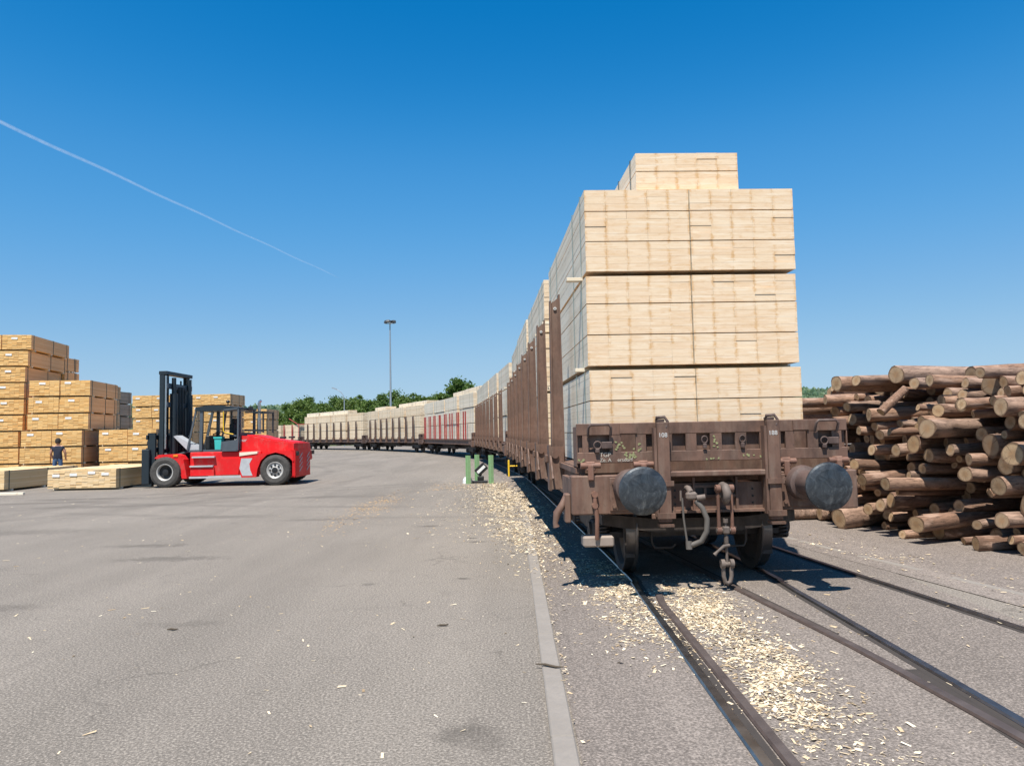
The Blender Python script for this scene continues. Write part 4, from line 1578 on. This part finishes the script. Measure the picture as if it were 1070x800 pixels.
rot_box(m, (cx_(688), .5, 2.52), (cx_(688), .5, 1.78), .05, .05)
rot_box(m, (cx_(688), -.55, 2.50), (cx_(688), .5, 2.50), .05, .05)
fpart(m, 'rear_guard', 'mast_paint')
m = MB()
m.lathe([(0, -.06), (.05, -.04), (.07, 0), (.05, .04), (0, .06)], 12, Matrix.Translation((cx_(495), -.7, 2.88)) @ Matrix.Rotation(R(90), 4, 'X'))
m.cyl((cx_(495), -.7, 2.74), (cx_(495), -.7, 2.86), .02, seg=6)
fpart(m, 'beacon', 'black_plastic')
m = MB()
m.box(cx_(585), cx_(600), -.30, .0, 2.55, 2.72, bev=.02)
rot_box(m, (cx_(580), -.2, 2.6), (cx_(592), -.2, 2.6), .03, .03)
fpart(m, 'work_light', 'black_plastic')
for k, xx in enumerate((800, 850)):
    m = MB().box(cx_(xx - 14), cx_(xx + 14), -.62, -.40, cz_(480 - 2 * k), cz_(468), bev=.01)
    fpart(m, 'latch', 'black_plastic')
m = MB()
m.prism(P2((590, 552), (690, 548), (690, 560), (590, 572)), -1.19, -.95, 'y')
fpart(m, 'ledge', 'timber_white')

# ================================================================== PERSON
def person():
    V = [(0, 0, .95), (0, .01, 1.15), (0, .02, 1.34), (0, .01, 1.46), (0, -.0, 1.55),
         (.17, .02, 1.40), (.25, -.02, 1.15), (.22, -.18, 1.00), (.20, -.26, .97),
         (-.17, .02, 1.40), (-.26, .0, 1.16), (-.25, -.14, .96), (-.24, -.20, .92),
         (.10, .0, .90), (.11, -.02, .50), (.11, .03, .09), (.11, -.10, .04),
         (-.10, .0, .90), (-.11, -.02, .50), (-.12, .03, .09), (-.12, -.10, .04)]
    E = [(0, 1), (1, 2), (2, 3), (3, 4), (2, 5), (5, 6), (6, 7), (7, 8), (2, 9), (9, 10), (10, 11), (11, 12),
         (0, 13), (13, 14), (14, 15), (15, 16), (0, 17), (17, 18), (18, 19), (19, 20)]
    rad = [(.16, .11), (.15, .11), (.16, .11), (.06, .06), (.06, .06), (.07, .07), (.048, .048), (.036, .036), (.035, .025), (.07, .07), (.048, .048), (.036, .036),
           (.035, .025), (.095, .095), (.062, .062), (.045, .045), (.04, .03), (.095, .095), (.062, .062), (.045, .045), (.04, .03)]
    me = bpy.data.meshes.new('person')
    me.from_pydata(V, E, [])
    ob = bpy.data.objects.new('person', me)
    COL.objects.link(ob)
    md = ob.modifiers.new('skin', 'SKIN')
    for i, r_ in enumerate(rad):
        me.skin_vertices[0].data[i].radius = r_
    me.skin_vertices[0].data[0].use_root = True
    ss = ob.modifiers.new('sub', 'SUBSURF')
    ss.levels = ss.render_levels = 2
    dg = bpy.context.evaluated_depsgraph_get()
    out = bpy.data.meshes.new_from_object(ob.evaluated_get(dg))
    bpy.data.objects.remove(ob)
    out.materials.clear()
    for n_ in ('shirt_navy', 'jeans_blue', 'skin', 'shoe_black'):
        out.materials.append(MATS[n_])
    for p in out.polygons:
        c_ = p.center
        i = 0 if c_.z > .93 else (1 if c_.z > .1 else 3)
        if abs(c_.x) > .19 and .8 < c_.z < 1.32 or c_.z > 1.44 or abs(c_.x) > .18 and c_.z < 1.1 and c_.z > .85:
            i = 2
        p.material_index = i
        p.use_smooth = True
    return out
pr = thing('person', 'person in navy shirt and blue jeans standing behind the lumber', 'person', (-18.1, 29.75, .004), R(200), None, person())
hd = MB()
hm = Matrix.Translation((.0, -.02, 1.63)) @ Matrix.Rotation(R(90), 4, 'X')
hd.lathe([(0, -.125), (.05, -.115), (.075, -.08), (.088, -.02), (.09, .04), (.075, .09), (.045, .118), (0, .125)], 16, hm)
hd.lathe([(0, -.03), (.018, -.015), (.014, .02), (0, .03)], 8, Matrix.Translation((0, -.115, 1.62)))
for s in (-1, 1):
    hd.lathe([(0, -.03), (.02, -.01), (.02, .01), (0, .03)], 8, Matrix.Translation((s * .092, -.01, 1.62)) @ Matrix.Rotation(R(90), 4, 'X'))
hd.build('head', 'skin', pr)
hr = MB()
hr.lathe([(0, .132), (.055, .122), (.088, .09), (.102, .04), (.103, .0), (.10, -.04), (.085, -.08), (.05, -.09)], 16, Matrix.Translation((.0, .012, 1.635)) @ Matrix.Rotation(R(96), 4, 'X'))
hr.build('hair', 'hair_dark', pr)
for s in (-1, 1):
    base_ = Vector((.20, -.26, .97)) if s > 0 else Vector((-.24, -.20, .92))
    for k in range(5):
        fx = base_ + Vector(((k - 2) * .017, -.03, -.01))
        MB().tube([fx, fx + Vector((0, -.045 - .008 * (2 - abs(k - 2)), -.012)), fx + Vector((0, -.07 - .008 * (2 - abs(k - 2)), -.035))], [.010, .009, .007], 6).build('finger', 'skin', pr)

# ================================================================== LOG PILES (right)
def log_mesh(seed):
    rr_ = random.Random(seed)
    seg, n = 16, 7
    mb = MB()
    vs = []
    ph = [rr_.uniform(0, 6.28) for _ in range(4)]
    bx_, by_ = rr_.uniform(-.10, .10), rr_.uniform(-.10, .10)
    for i in range(n):
        u = i / (n - 1)
        for k in range(seg):
            a = 2 * math.pi * k / seg
            r_ = 1 + .07 * math.sin(2 * a + ph[0]) + .05 * math.sin(3 * a + ph[1] + u * 2) + .03 * math.sin(5 * a + ph[2]) + rr_.uniform(-.03, .03) - .10 * u
            if i == 0:
                r_ *= .985
            vs.append((r_ * math.cos(a) + bx_ * math.sin(math.pi * u), r_ * math.sin(a) + by_ * math.sin(math.pi * u), u + (rr_.uniform(-.002, .002) if 0 < i < n - 1 else .0035 * math.cos(a + ph[3]))))
    fs = []
    for i in range(n - 1):
        for k in range(seg):
            k2 = (k + 1) % seg
            fs.append((i * seg + k, i * seg + k2, (i + 1) * seg + k2, (i + 1) * seg + k))
    mb.add(vs, fs, 0, True)
    mb.add(vs[:seg], [tuple(range(seg - 1, -1, -1))], 1)
    mb.add(vs[-seg:], [tuple(range(seg))], 1)
    return mb.mesh('log', ['log_bark', 'log_end'])
LOGS = [log_mesh(900 + i) for i in range(9)]


def put_log(p, axis, r_, L, label, group):
    o = bpy.data.objects.new('log', random.choice(LOGS))
    COL.objects.link(o)
    q = Vector(axis).to_track_quat('Z', 'Y')
    o.rotation_mode = 'QUATERNION'
    from mathutils import Quaternion
    o.rotation_quaternion = q @ Quaternion((0, 0, 1), random.uniform(0, 6.28))
    o.location = p
    o.scale = (r_, r_, L)
    return tag(o, label, 'log', group)


def pack_circles(t0, t1, hmax, rads, tries=26, fails=70):
    cs = []
    bad = 0
    while bad < fails:
        r_ = rads()
        best = None
        for _ in range(tries):
            t_ = random.uniform(t0 + r_, t1 - r_)
            z = r_
            for (tc, zc, rc) in cs:
                d_ = abs(t_ - tc)
                k_ = (r_ + rc) * 1.06
                if d_ < k_:
                    z = max(z, zc + math.sqrt(k_ ** 2 - d_ * d_))
            if best is None or z < best[1]:
                best = (t_, z, r_)
        if best[1] + best[2] > hmax(best[0]):
            bad += 1
            continue
        bad = 0
        cs.append(best)
    return cs


def size_word(r_):
    return 'thin' if r_ < .078 else ('thick' if r_ > .108 else 'medium')


def main_radius():
    u = random.random()
    return random.uniform(.05, .078) if u < .42 else (random.uniform(.078, .108) if u < .87 else random.uniform(.108, .155))


P0 = Vector((6.42, 8.15))
fdir = Vector((-.245, .97)).normalized()
adir = Vector((fdir.y, -fdir.x))
def hm_(t_):
    y = P0.y + t_ * fdir.y
    return float(np.interp(y, [8, 9.2, 10.5, 12, 12.8, 13.6, 14.4], [2.20, 2.28, 2.48, 2.76, 2.58, 2.1, 2.0]))
random.seed(21)
cs = pack_circles(0, 5.2, hm_, main_radius, 20)
cs.sort(key=lambda c_: c_[1] < .15)
for (t_, z, r_) in cs:
    b = P0 + fdir * t_
    off = random.gauss(0, .24) + .16 * z
    u = random.random()
    if u < .12:
        off -= random.uniform(.15, .45)
    elif u < .50:
        off += random.uniform(.25, 1.1)
    ax = Vector((adir.x, adir.y + random.gauss(0, .10), random.gauss(0, .028)))
    p = b + adir * off
    lvl = 'low in' if z < .75 else ('midway up' if z < 1.6 else 'high in')
    thd = 'by the right frame edge' if b.y < 9.9 else ('in its middle' if b.y < 12.0 else 'near the wagon')
    look = 'jutting' if off - .16 * z < -.12 else ('recessed' if off - .16 * z > .25 else 'flush')
    put_log((p.x, p.y, z + .008), ax, r_, random.uniform(3.6, 4.8), f'{size_word(r_)} {look} log {lvl} the near log pile, {thd}', f'{size_word(r_)} {look} logs {lvl} the near pile {thd}')
# crooked loose pieces thrown on top
for i, (px_, py_, pz, ax, r_, L, lab) in enumerate([
        (5.42, 11.0, 1.78, (.62, .12, .50), .065, .55, 'short crooked log leaning up against the pile face'),
        (5.15, 12.75, .13, (.96, -.02, 0), .12, 1.35, 'short log lying on the ground left of the pile'),
        (4.55, 12.95, .12, (.99, .05, 0), .11, .95, 'shortest ground log, end beside the right buffer'),
        (5.80, 10.35, .13, (.98, .1, 0), .125, 2.6, 'log jutting out along the ground at the pile foot')]):
    put_log((px_, py_, pz + .008), ax, r_, L, lab, None if True else '')
# second pile, logs lying across the view behind the wagon
cs = pack_circles(14.5, 16.6, lambda t_: 2.14, lambda: random.uniform(.11, .19))
for (t_, z, r_) in cs:
    lvl = 'low in' if z < .75 else ('midway up' if z < 1.6 else 'high in')
    put_log((3.75 + random.gauss(0, .12), t_, z + .008), (.995, random.gauss(0, .02), random.gauss(0, .012)), r_, random.uniform(2.5, 2.75),
            f'{size_word(r_)} log {lvl} the far log pile behind the wagon\'s right end', f'{size_word(r_)} logs {lvl} the far pile')

# ================================================================== POSTS, SWITCH LEVER, LAMPS
for (x, y, lab) in ((-1.46, 24.0, 'left green steel post beside the switch lever'), (-1.22, 24.9, 'middle green steel post, just behind the lever box'),
                    (-.73, 24.0, 'right green steel post, nearest to the wagons')):
    m = MB()
    m.box(-.058, .058, -.06, -.048, 0, .90)
    m.box(-.058, .058, .048, .06, 0, .90)
    m.box(-.005, .005, -.048, .048, 0, .898)
    thing('guard_post', lab, 'post', (x, y, .0), R(35), 'green guard posts', m.mesh('guard_post', 'post_green'))
SWL = thing('switch_lever', 'black and white switch lever weight between the green posts', 'switch lever', (-1.08, 24.4, 0), 0)
m = MB().box(-.28, .22, -.18, .18, 0, .07, bev=.01).box(-.10, .10, -.10, .10, .07, .22, bev=.02)
fpart(m, 'base', 'signal_black', SWL)
m = MB().tube([(0, 0, .18), (.03, 0, .35), (.02, 0, .58)], .022, 8)
fpart(m, 'lever', 'signal_black', SWL)
Mw_ = Matrix.Translation((.02, -.02, .44)) @ Matrix.Rotation(R(-42), 4, 'Y')
m = MB().box(-.19, .19, -.09, .09, -.13, .13, 0, Mw_, bev=.02)
wgt = fpart(m, 'weight', 'signal_black', SWL)
m = MB().box(-.16, .16, -.094, -.0905, -.045, .045, 0, Mw_)
fpart(m, 'white_band', 'signal_white', wgt)
m = MB().lathe([(0, .22), (.10, .20), (.15, .12), (.16, 0)], 14, Matrix.Translation((-.42, -.15, 0)) @ Matrix.Rotation(R(90), 4, 'X'))
fpart(m, 'cover', 'signal_white', SWL)

LM = thing('floodlight_mast', 'tall slim mast with floodlights on top beyond the train', 'light mast', (-19.9, 122, 0), 0)
fpart(MB().cyl((0, 0, 0), (0, 0, 20.2), .20, .10, 10), 'pole', 'galvanised', LM)
fpart(MB().box(-.9, .9, -.06, .06, 19.9, 20.02).box(-.06, .06, -.7, .7, 19.9, 20.02), 'cross_arm', 'galvanised', LM)
for k, (x, y) in enumerate(((-.75, -.1), (.75, -.1), (-.25, -.6), (.15, .5))):
    f_ = Matrix.Translation((x, y, 20.05)) @ Matrix.Rotation(R((-30, 30, 0, 180)[k]), 4, 'Z') @ Matrix.Rotation(R(-30), 4, 'X')
    fl = fpart(MB().box(-.30, .30, -.10, .16, 0, .50, 0, f_, bev=.05), 'floodlight', 'seat_black', LM)
    fpart(MB().box(-.24, .24, -.115, -.103, .06, .44, 0, f_), 'lens', 'lamp_glass', fl)
SL = thing('street_lamp', 'shorter street lamp with curved arm reaching left beyond the train', 'street lamp', (-26.6, 118, 0), 0)
fpart(MB().tube([(0, 0, 0), (0, 0, 5), (0, 0, 7.4), (-.12, 0, 8.0), (-.45, 0, 8.5), (-.9, 0, 8.85), (-1.2, 0, 9.0)], [.11, .09, .07, .06, .055, .05, .05], 8), 'pole', 'galvanised', SL)
fpart(MB().prism([(-1.15, 8.93), (-1.95, 9.22), (-1.98, 9.32), (-1.75, 9.34), (-1.15, 9.10)], -.14, .14, 'y'), 'lamp_head', 'galvanised', SL)

# ================================================================== TREES, HILL
def tree_proto(seed, H, Wd, leaf, conical=0.0):
    rr_ = np.random.default_rng(seed)
    tr = MB()
    tr.tube([(0, 0, 0), (.05, .02, H * .3), (-.05, .06, H * .55), (.0, .0, H * .9)], [H * .024, H * .019, H * .012, H * .003], 8)
    cen = []
    for k in range(60):
        u = rr_.uniform(.16, 1.0)
        wid = Wd * (math.sin(math.pi * min(1, (u * .86 + .10))) ** .7) * (1 - conical * u)
        a = rr_.uniform(0, 2 * math.pi)
        rad_ = wid * math.sqrt(rr_.uniform(.08, 1))
        cen.append((rad_ * math.cos(a), rad_ * math.sin(a), H * u))
    for c_ in cen[:14]:
        z0 = c_[2] * .72
        tr.tube([(0, 0, z0 * .85), (c_[0] * .5, c_[1] * .5, z0), c_], [H * .008, H * .006, H * .002], 5)
    trunk = tr.mesh('trunk', 'tree_bark')
    per = 95
    cen = np.array(cen)
    n = len(cen) * per
    cr = rr_.uniform(.55, 1.15, len(cen)) * Wd * .30
    ctr = np.repeat(cen, per, 0) + rr_.normal(0, .5, (n, 3)) * np.repeat(cr, per)[:, None] * np.array([1, 1, .75])
    s = rr_.uniform(.12, .30, n)[:, None]
    d1 = rr_.normal(0, 1, (n, 3)); d1 /= np.linalg.norm(d1, axis=1)[:, None]
    d2 = rr_.normal(0, 1, (n, 3)); d2 -= d1 * (d1 * d2).sum(1)[:, None]; d2 /= np.linalg.norm(d2, axis=1)[:, None]
    q = np.stack([ctr - d1 * s, ctr - d2 * s * .6, ctr + d1 * s, ctr + d2 * s * .6], 1).reshape(-1, 3)
    return trunk, quads_mesh('crown', q, leaf)


def quads_mesh(name, q, mat):
    n = len(q) // 4
    me = bpy.data.meshes.new(name)
    me.vertices.add(len(q))
    me.vertices.foreach_set('co', np.ascontiguousarray(q, dtype=np.float32).ravel())
    me.loops.add(n * 4)
    me.loops.foreach_set('vertex_index', np.arange(n * 4, dtype=np.int32))
    me.polygons.add(n)
    me.polygons.foreach_set('loop_start', np.arange(0, n * 4, 4, dtype=np.int32))
    me.update(calc_edges=True)
    me.materials.append(MATS[mat])
    return me


protos = [tree_proto(1, 10, 3.6, 'leaf_a'), tree_proto(2, 10, 3.2, 'leaf_b', .25), tree_proto(3, 10, 3.9, 'leaf_c'), tree_proto(4, 10, 2.9, 'leaf_b', .35), tree_proto(5, 10, 3.4, 'leaf_a', .1)]
def tree(px_, ytop, d_, k, lab):
    x = (px_ - 535) / 780 * d_
    hz = 452 - (px_ - 535) * .021
    H = 1.6 + (hz - ytop) / 780 * d_
    o = thing('tree', lab, 'tree', (x, d_, -.03), random.uniform(0, 6.28), 'trees beyond the train')
    s = H / 10.6
    o.scale = (s * 1.05, s * 1.05, s)
    link('trunk', protos[k][0], o)
    link('crown', protos[k][1], o)
TR = [(288, 428, 150, 0, 'low'), (300, 421, 156, 1, 'dark'), (314, 417, 148, 2, 'bushy'), (322, 413, 162, 3, 'slender'), (337, 420, 150, 0, 'round'), (349, 414, 158, 1, 'narrow'),
      (362, 416, 150, 2, 'pale'), (374, 412, 160, 4, 'taller'), (386, 417, 150, 0, 'full'), (397, 410, 158, 3, 'pointed'), (412, 408, 162, 1, 'dense'), (421, 413, 148, 2, 'light green'),
      (433, 410, 158, 4, 'rounded'), (446, 413, 150, 0, 'broad'), (456, 412, 160, 2, 'leafy'), (468, 404, 152, 4, 'tall'), (479, 393, 152, 3, 'tallest'), (488, 399, 156, 1, 'second tallest'),
      (500, 404, 150, 0, 'dark green'), (512, 402, 156, 2, 'half-hidden'), (526, 404, 152, 4, 'mostly hidden')]
for i, (a, b, c_, k, w_) in enumerate(TR):
    where = 'far left end of the tree row' if i < 4 else ('left of the floodlight mast' if i < 10 else ('just right of the floodlight mast' if i < 15 else 'where the train hides the row'))
    tree(a, b, c_, k, f'{w_} deciduous tree, {where}')

# wooded ridge round the horizon
def ridge(az):
    n = .5 * math.sin(az * 7 + .6) + .3 * math.sin(az * 17 + 2) + .2 * math.sin(az * 41 + 1)
    return 44 + 5.0 * n + 6.0 * math.sin(az)
azs = np.linspace(-math.pi, math.pi, 360)
rds = [(520, 0), (640, .12), (760, .42), (860, .78), (930, .97), (1000, 1.0), (1150, .8)]
mb = MB()
nv = len(rds)
vs = []
for az in azs:
    for d_, f_ in rds:
        vs.append((math.sin(az) * d_, math.cos(az) * d_, -2 + ridge(az) * f_))
mb.add(vs, [(i * nv + k, (i + 1) * nv + k, (i + 1) * nv + k + 1, i * nv + k + 1) for i in range(len(azs) - 1) for k in range(nv - 1)], 0, True)
struct(mb.build('hill', 'hill_ground'))
# the wood on it: thousands of small crowns, one mass
N = 11000
ico = [(0, 0, 1.15)] + [(math.cos(a) * .75, math.sin(a) * .75, .62) for a in np.arange(6) * 1.0472] + [(math.cos(a + .5), math.sin(a + .5), 0) for a in np.arange(6) * 1.0472]
ico = np.array(ico)
ifc = [(0, 1 + k, 1 + (k + 1) % 6) for k in range(6)] + [(1 + k, 7 + k, 1 + (k + 1) % 6) for k in range(6)] + [(7 + k, 7 + (k + 1) % 6, 1 + (k + 1) % 6) for k in range(6)]
av, af = [], []
rr_ = np.random.default_rng(5)
for i in range(N):
    az = rr_.uniform(-1.25, 1.25)
    d_ = rr_.uniform(560, 1010)
    hz_ = -2 + ridge(az) * np.interp(d_, [a for a, b in rds], [b for a, b in rds])
    s = rr_.uniform(2.0, 3.8)
    v = ico * np.array([s, s, s * rr_.uniform(.9, 1.5)]) * rr_.uniform(.8, 1.2, (13, 1)) + np.array([math.sin(az) * d_, math.cos(az) * d_, hz_])
    o_ = len(av) * 13
    av.append(v)
    af.extend([(a + o_, b + o_, c_ + o_) for a, b, c_ in ifc])
me = bpy.data.meshes.new('forest')
me.from_pydata(np.concatenate(av).tolist(), [], af)
me.materials.append(MATS['leaf_hill'])
fo = link('forest', me)
fo['kind'] = 'stuff'
fo['label'] = 'dense green forest covering the distant hills'

# ================================================================== WOOD CHIPS on the ground
def chips(name, xy, smin, smax, mat, label, zmax=.012, aspect=(.18, .55)):
    n = len(xy)
    g = np.random.default_rng(len(xy))
    a = g.uniform(0, 2 * math.pi, n)
    L = g.uniform(smin, smax, n) * g.choice([.6, 1, 1, 1.3, 1.9], n) * np.interp(xy[:, 1], [8, 12, 24], [1, 1.25, 1.5])
    W = L * g.uniform(aspect[0], aspect[1], n)
    zb = np.where(xy[:, 0] < .14, .002, np.where(xy[:, 0] < .31, .024, np.where(xy[:, 0] < 3.2, .006, .013)))
    c_ = np.stack([xy[:, 0], xy[:, 1], zb + g.uniform(.0, zmax, n) ** 1.5 * 4], 1)
    d1 = np.stack([np.cos(a) * L / 2, np.sin(a) * L / 2, g.normal(0, .10, n) * L], 1)
    d2 = np.stack([-np.sin(a) * W / 2, np.cos(a) * W / 2, g.normal(0, .12, n) * W], 1)
    k1 = d1 * g.uniform(.6, 1, (n, 1))
    q = np.stack([c_ - d1 - d2 * .7, c_ + k1 - d2, c_ + d1 + d2 * .8, c_ - k1 + d2], 1)
    q[:, :, 2] = np.maximum(q[:, :, 2], zb[:, None])
    o = link(name, quads_mesh(name, q.reshape(-1, 3), mat))
    o['kind'] = 'stuff'
    o['label'] = label
    return o


def in_noise(xy, f, ph):
    return .5 + .5 * np.sin(xy[:, 0] * f + ph + 1.7 * np.sin(xy[:, 1] * f * .6 + ph)) * np.sin(xy[:, 1] * f * .8 - ph + 1.3 * np.sin(xy[:, 0] * f * .9))


g = np.random.default_rng(3)
def zone(n, x0, x1, y0, y1, dens):
    p = np.stack([g.uniform(x0, x1, n), g.uniform(y0, y1, n)], 1)
    w = np.clip(dens(p), 0, 1)
    return p[g.uniform(0, 1, n) < w]
L1 = offset(track1, -G)
l1y = np.array([p.y for p in L1 if p.y < 60]); l1x = np.array([p.x for p in L1 if p.y < 60])
def lx_(p):
    return p[:, 0] - np.interp(p[:, 1], l1y, l1x)
allc = []
# between the rails, thick near the wagon, thinning towards the camera
allc.append(zone(52000, 1.1, 2.2, 3.2, 8.4, lambda p: np.exp(-((lx_(p) - .36 - .10 * in_noise(p, 3, 1)) / .27) ** 2) * np.clip((p[:, 1] - 3.5) / 1.0, 0, 1) * np.clip((8.4 - p[:, 1]) / 1.4, .25, 1) * (.10 + 1.0 * in_noise(p, 7, .5) * in_noise(p, 2.3, 1.4)) * 1.35))
# outside the left rail
allc.append(zone(26000, .3, 1.25, 4.4, 9.5, lambda p: np.exp(-((lx_(p) + .16) / .34) ** 2) * np.clip((p[:, 1] - 4.9) / 2.2, 0, 1) * (.06 + .9 * in_noise(p, 6, 2) * in_noise(p, 2.1, .4) * 1.5)))
# drifts along the kerb and the wagon side
allc.append(zone(120000, -1.6, 1.2, 8.2, 27, lambda p: np.exp(-((lx_(p) + .80 + .018 * (p[:, 1] - 9)) / (.36 + .020 * (p[:, 1] - 8))) ** 2) * 1.0 * np.clip((p[:, 1] - 8) / 3.0, .2, 1) * np.clip((25 - p[:, 1]) / 5, 0, 1) * (.16 + .95 * in_noise(p, 4, 3) * (.4 + in_noise(p, 1.7, 2)))))
allc.append(zone(18000, -3.2, .3, 11, 30, lambda p: np.exp(-((lx_(p) + 1.7) / .8) ** 2) * np.clip((29 - p[:, 1]) / 7, 0, 1) * (.05 + .5 * in_noise(p, 3, 5))))
allc.append(zone(9000, -.4, 1.2, 10, 34, lambda p: np.exp(-((lx_(p) + .25) / .35) ** 2) * .6 * in_noise(p, 4, 8)))
# along the kerb edge
allc.append(zone(5000, .28, .42, 2.2, 11, lambda p: np.exp(-((p[:, 0] - .315) / .03) ** 2) * (.05 + .25 * in_noise(p, 9, 1)) * np.clip((p[:, 1] - 1) / 8, .15, 1)))
# strip in front of the logs
allc.append(zone(24000, 3.2, 6.2, 5.5, 15, lambda p: np.exp(-((p[:, 0] - np.interp(p[:, 1], [2, 6.9, 9.6, 13.5], [5.55, 4.95, 4.38, 3.8])) / .30) ** 2) * (.02 + .55 * in_noise(p, 5, 4) ** 2)))
stray = []
stray.append(zone(1300, 1.9, 5.5, 2.8, 10, lambda p: .16 + .3 * in_noise(p, 1.3, 6) ** 3))
# stray pieces over the yard
stray.append(zone(2600, -7, .2, 2.6, 13, lambda p: (.10 + .35 * in_noise(p, 1.1, 2) ** 3)))
stray.append(zone(2400, -14, .0, 12, 30, lambda p: (.10 + .3 * in_noise(p, .8, 2) ** 3)))
chips('wood_chips', np.concatenate(allc), .009, .030, 'wood_chip', 'pale wood chips scattered along the rails and the kerb')
chips('stray_chips', np.concatenate(stray), .014, .042, 'wood_chip', 'stray pale slivers of wood on the asphalt', .004, (.15, .4))
sd = zone(52000, -4.8, -1.6, 10.5, 23, lambda p: np.exp(-((p[:, 0] + 3.2) / .34) ** 2 - ((p[:, 1] - 16.6) / 2.9) ** 2) * (.15 + .7 * in_noise(p, 3, 1)))
sd2 = zone(16000, -2.6, .6, 18, 26, lambda p: np.exp(-((p[:, 1] - 22.8) / 1.4) ** 2) * (.1 + .5 * in_noise(p, 2, 1)))
chips('sawdust', np.concatenate([sd, sd2]), .009, .025, 'sawdust', 'brownish sawdust streak on the asphalt', .004)

# a few broken bits of bark and sticks on the asphalt
for i, (x, y, L, a, lab) in enumerate(((.21, 5.15, .20, -.45, 'thin dark stick lying across the kerb'), (-.62, 6.35, .10, .4, 'curled bark scrap near the kerb'),
                                       (-2.9, 6.4, .09, .1, 'small bark scrap far out on the asphalt'))):
    m = MB().tube([(-L / 2, 0, .012), (-L / 6, .008, .014), (L / 4, -.006, .012), (L / 2, .004, .013)], [.004, .009, .008, .004], 6)
    o = thing('stick', lab, 'stick', (x, y, .018 if i == 0 else 0), a, None, m.mesh('stick', 'tree_bark'))

# ================================================================== CONTRAIL high above
pts, rs_ = [], []
for k in range(24):
    u = k / 23
    p = Vector((-4720, 6880, 3000)).lerp(Vector((-3238, 14000, 3000)), u ** 1.0 * 1.12 - .12)
    pts.append(p + Vector((0, 0, 6 * math.sin(k * 1.3))))
    rs_.append(20 - 9 * u)
rs_[-1] = 2
rs_[-2] = 8
ct = MB().tube(pts, rs_, 20).build('contrail', 'contrail_vapour')
tag(ct, 'thin white contrail slanting across the blue sky', 'contrail')
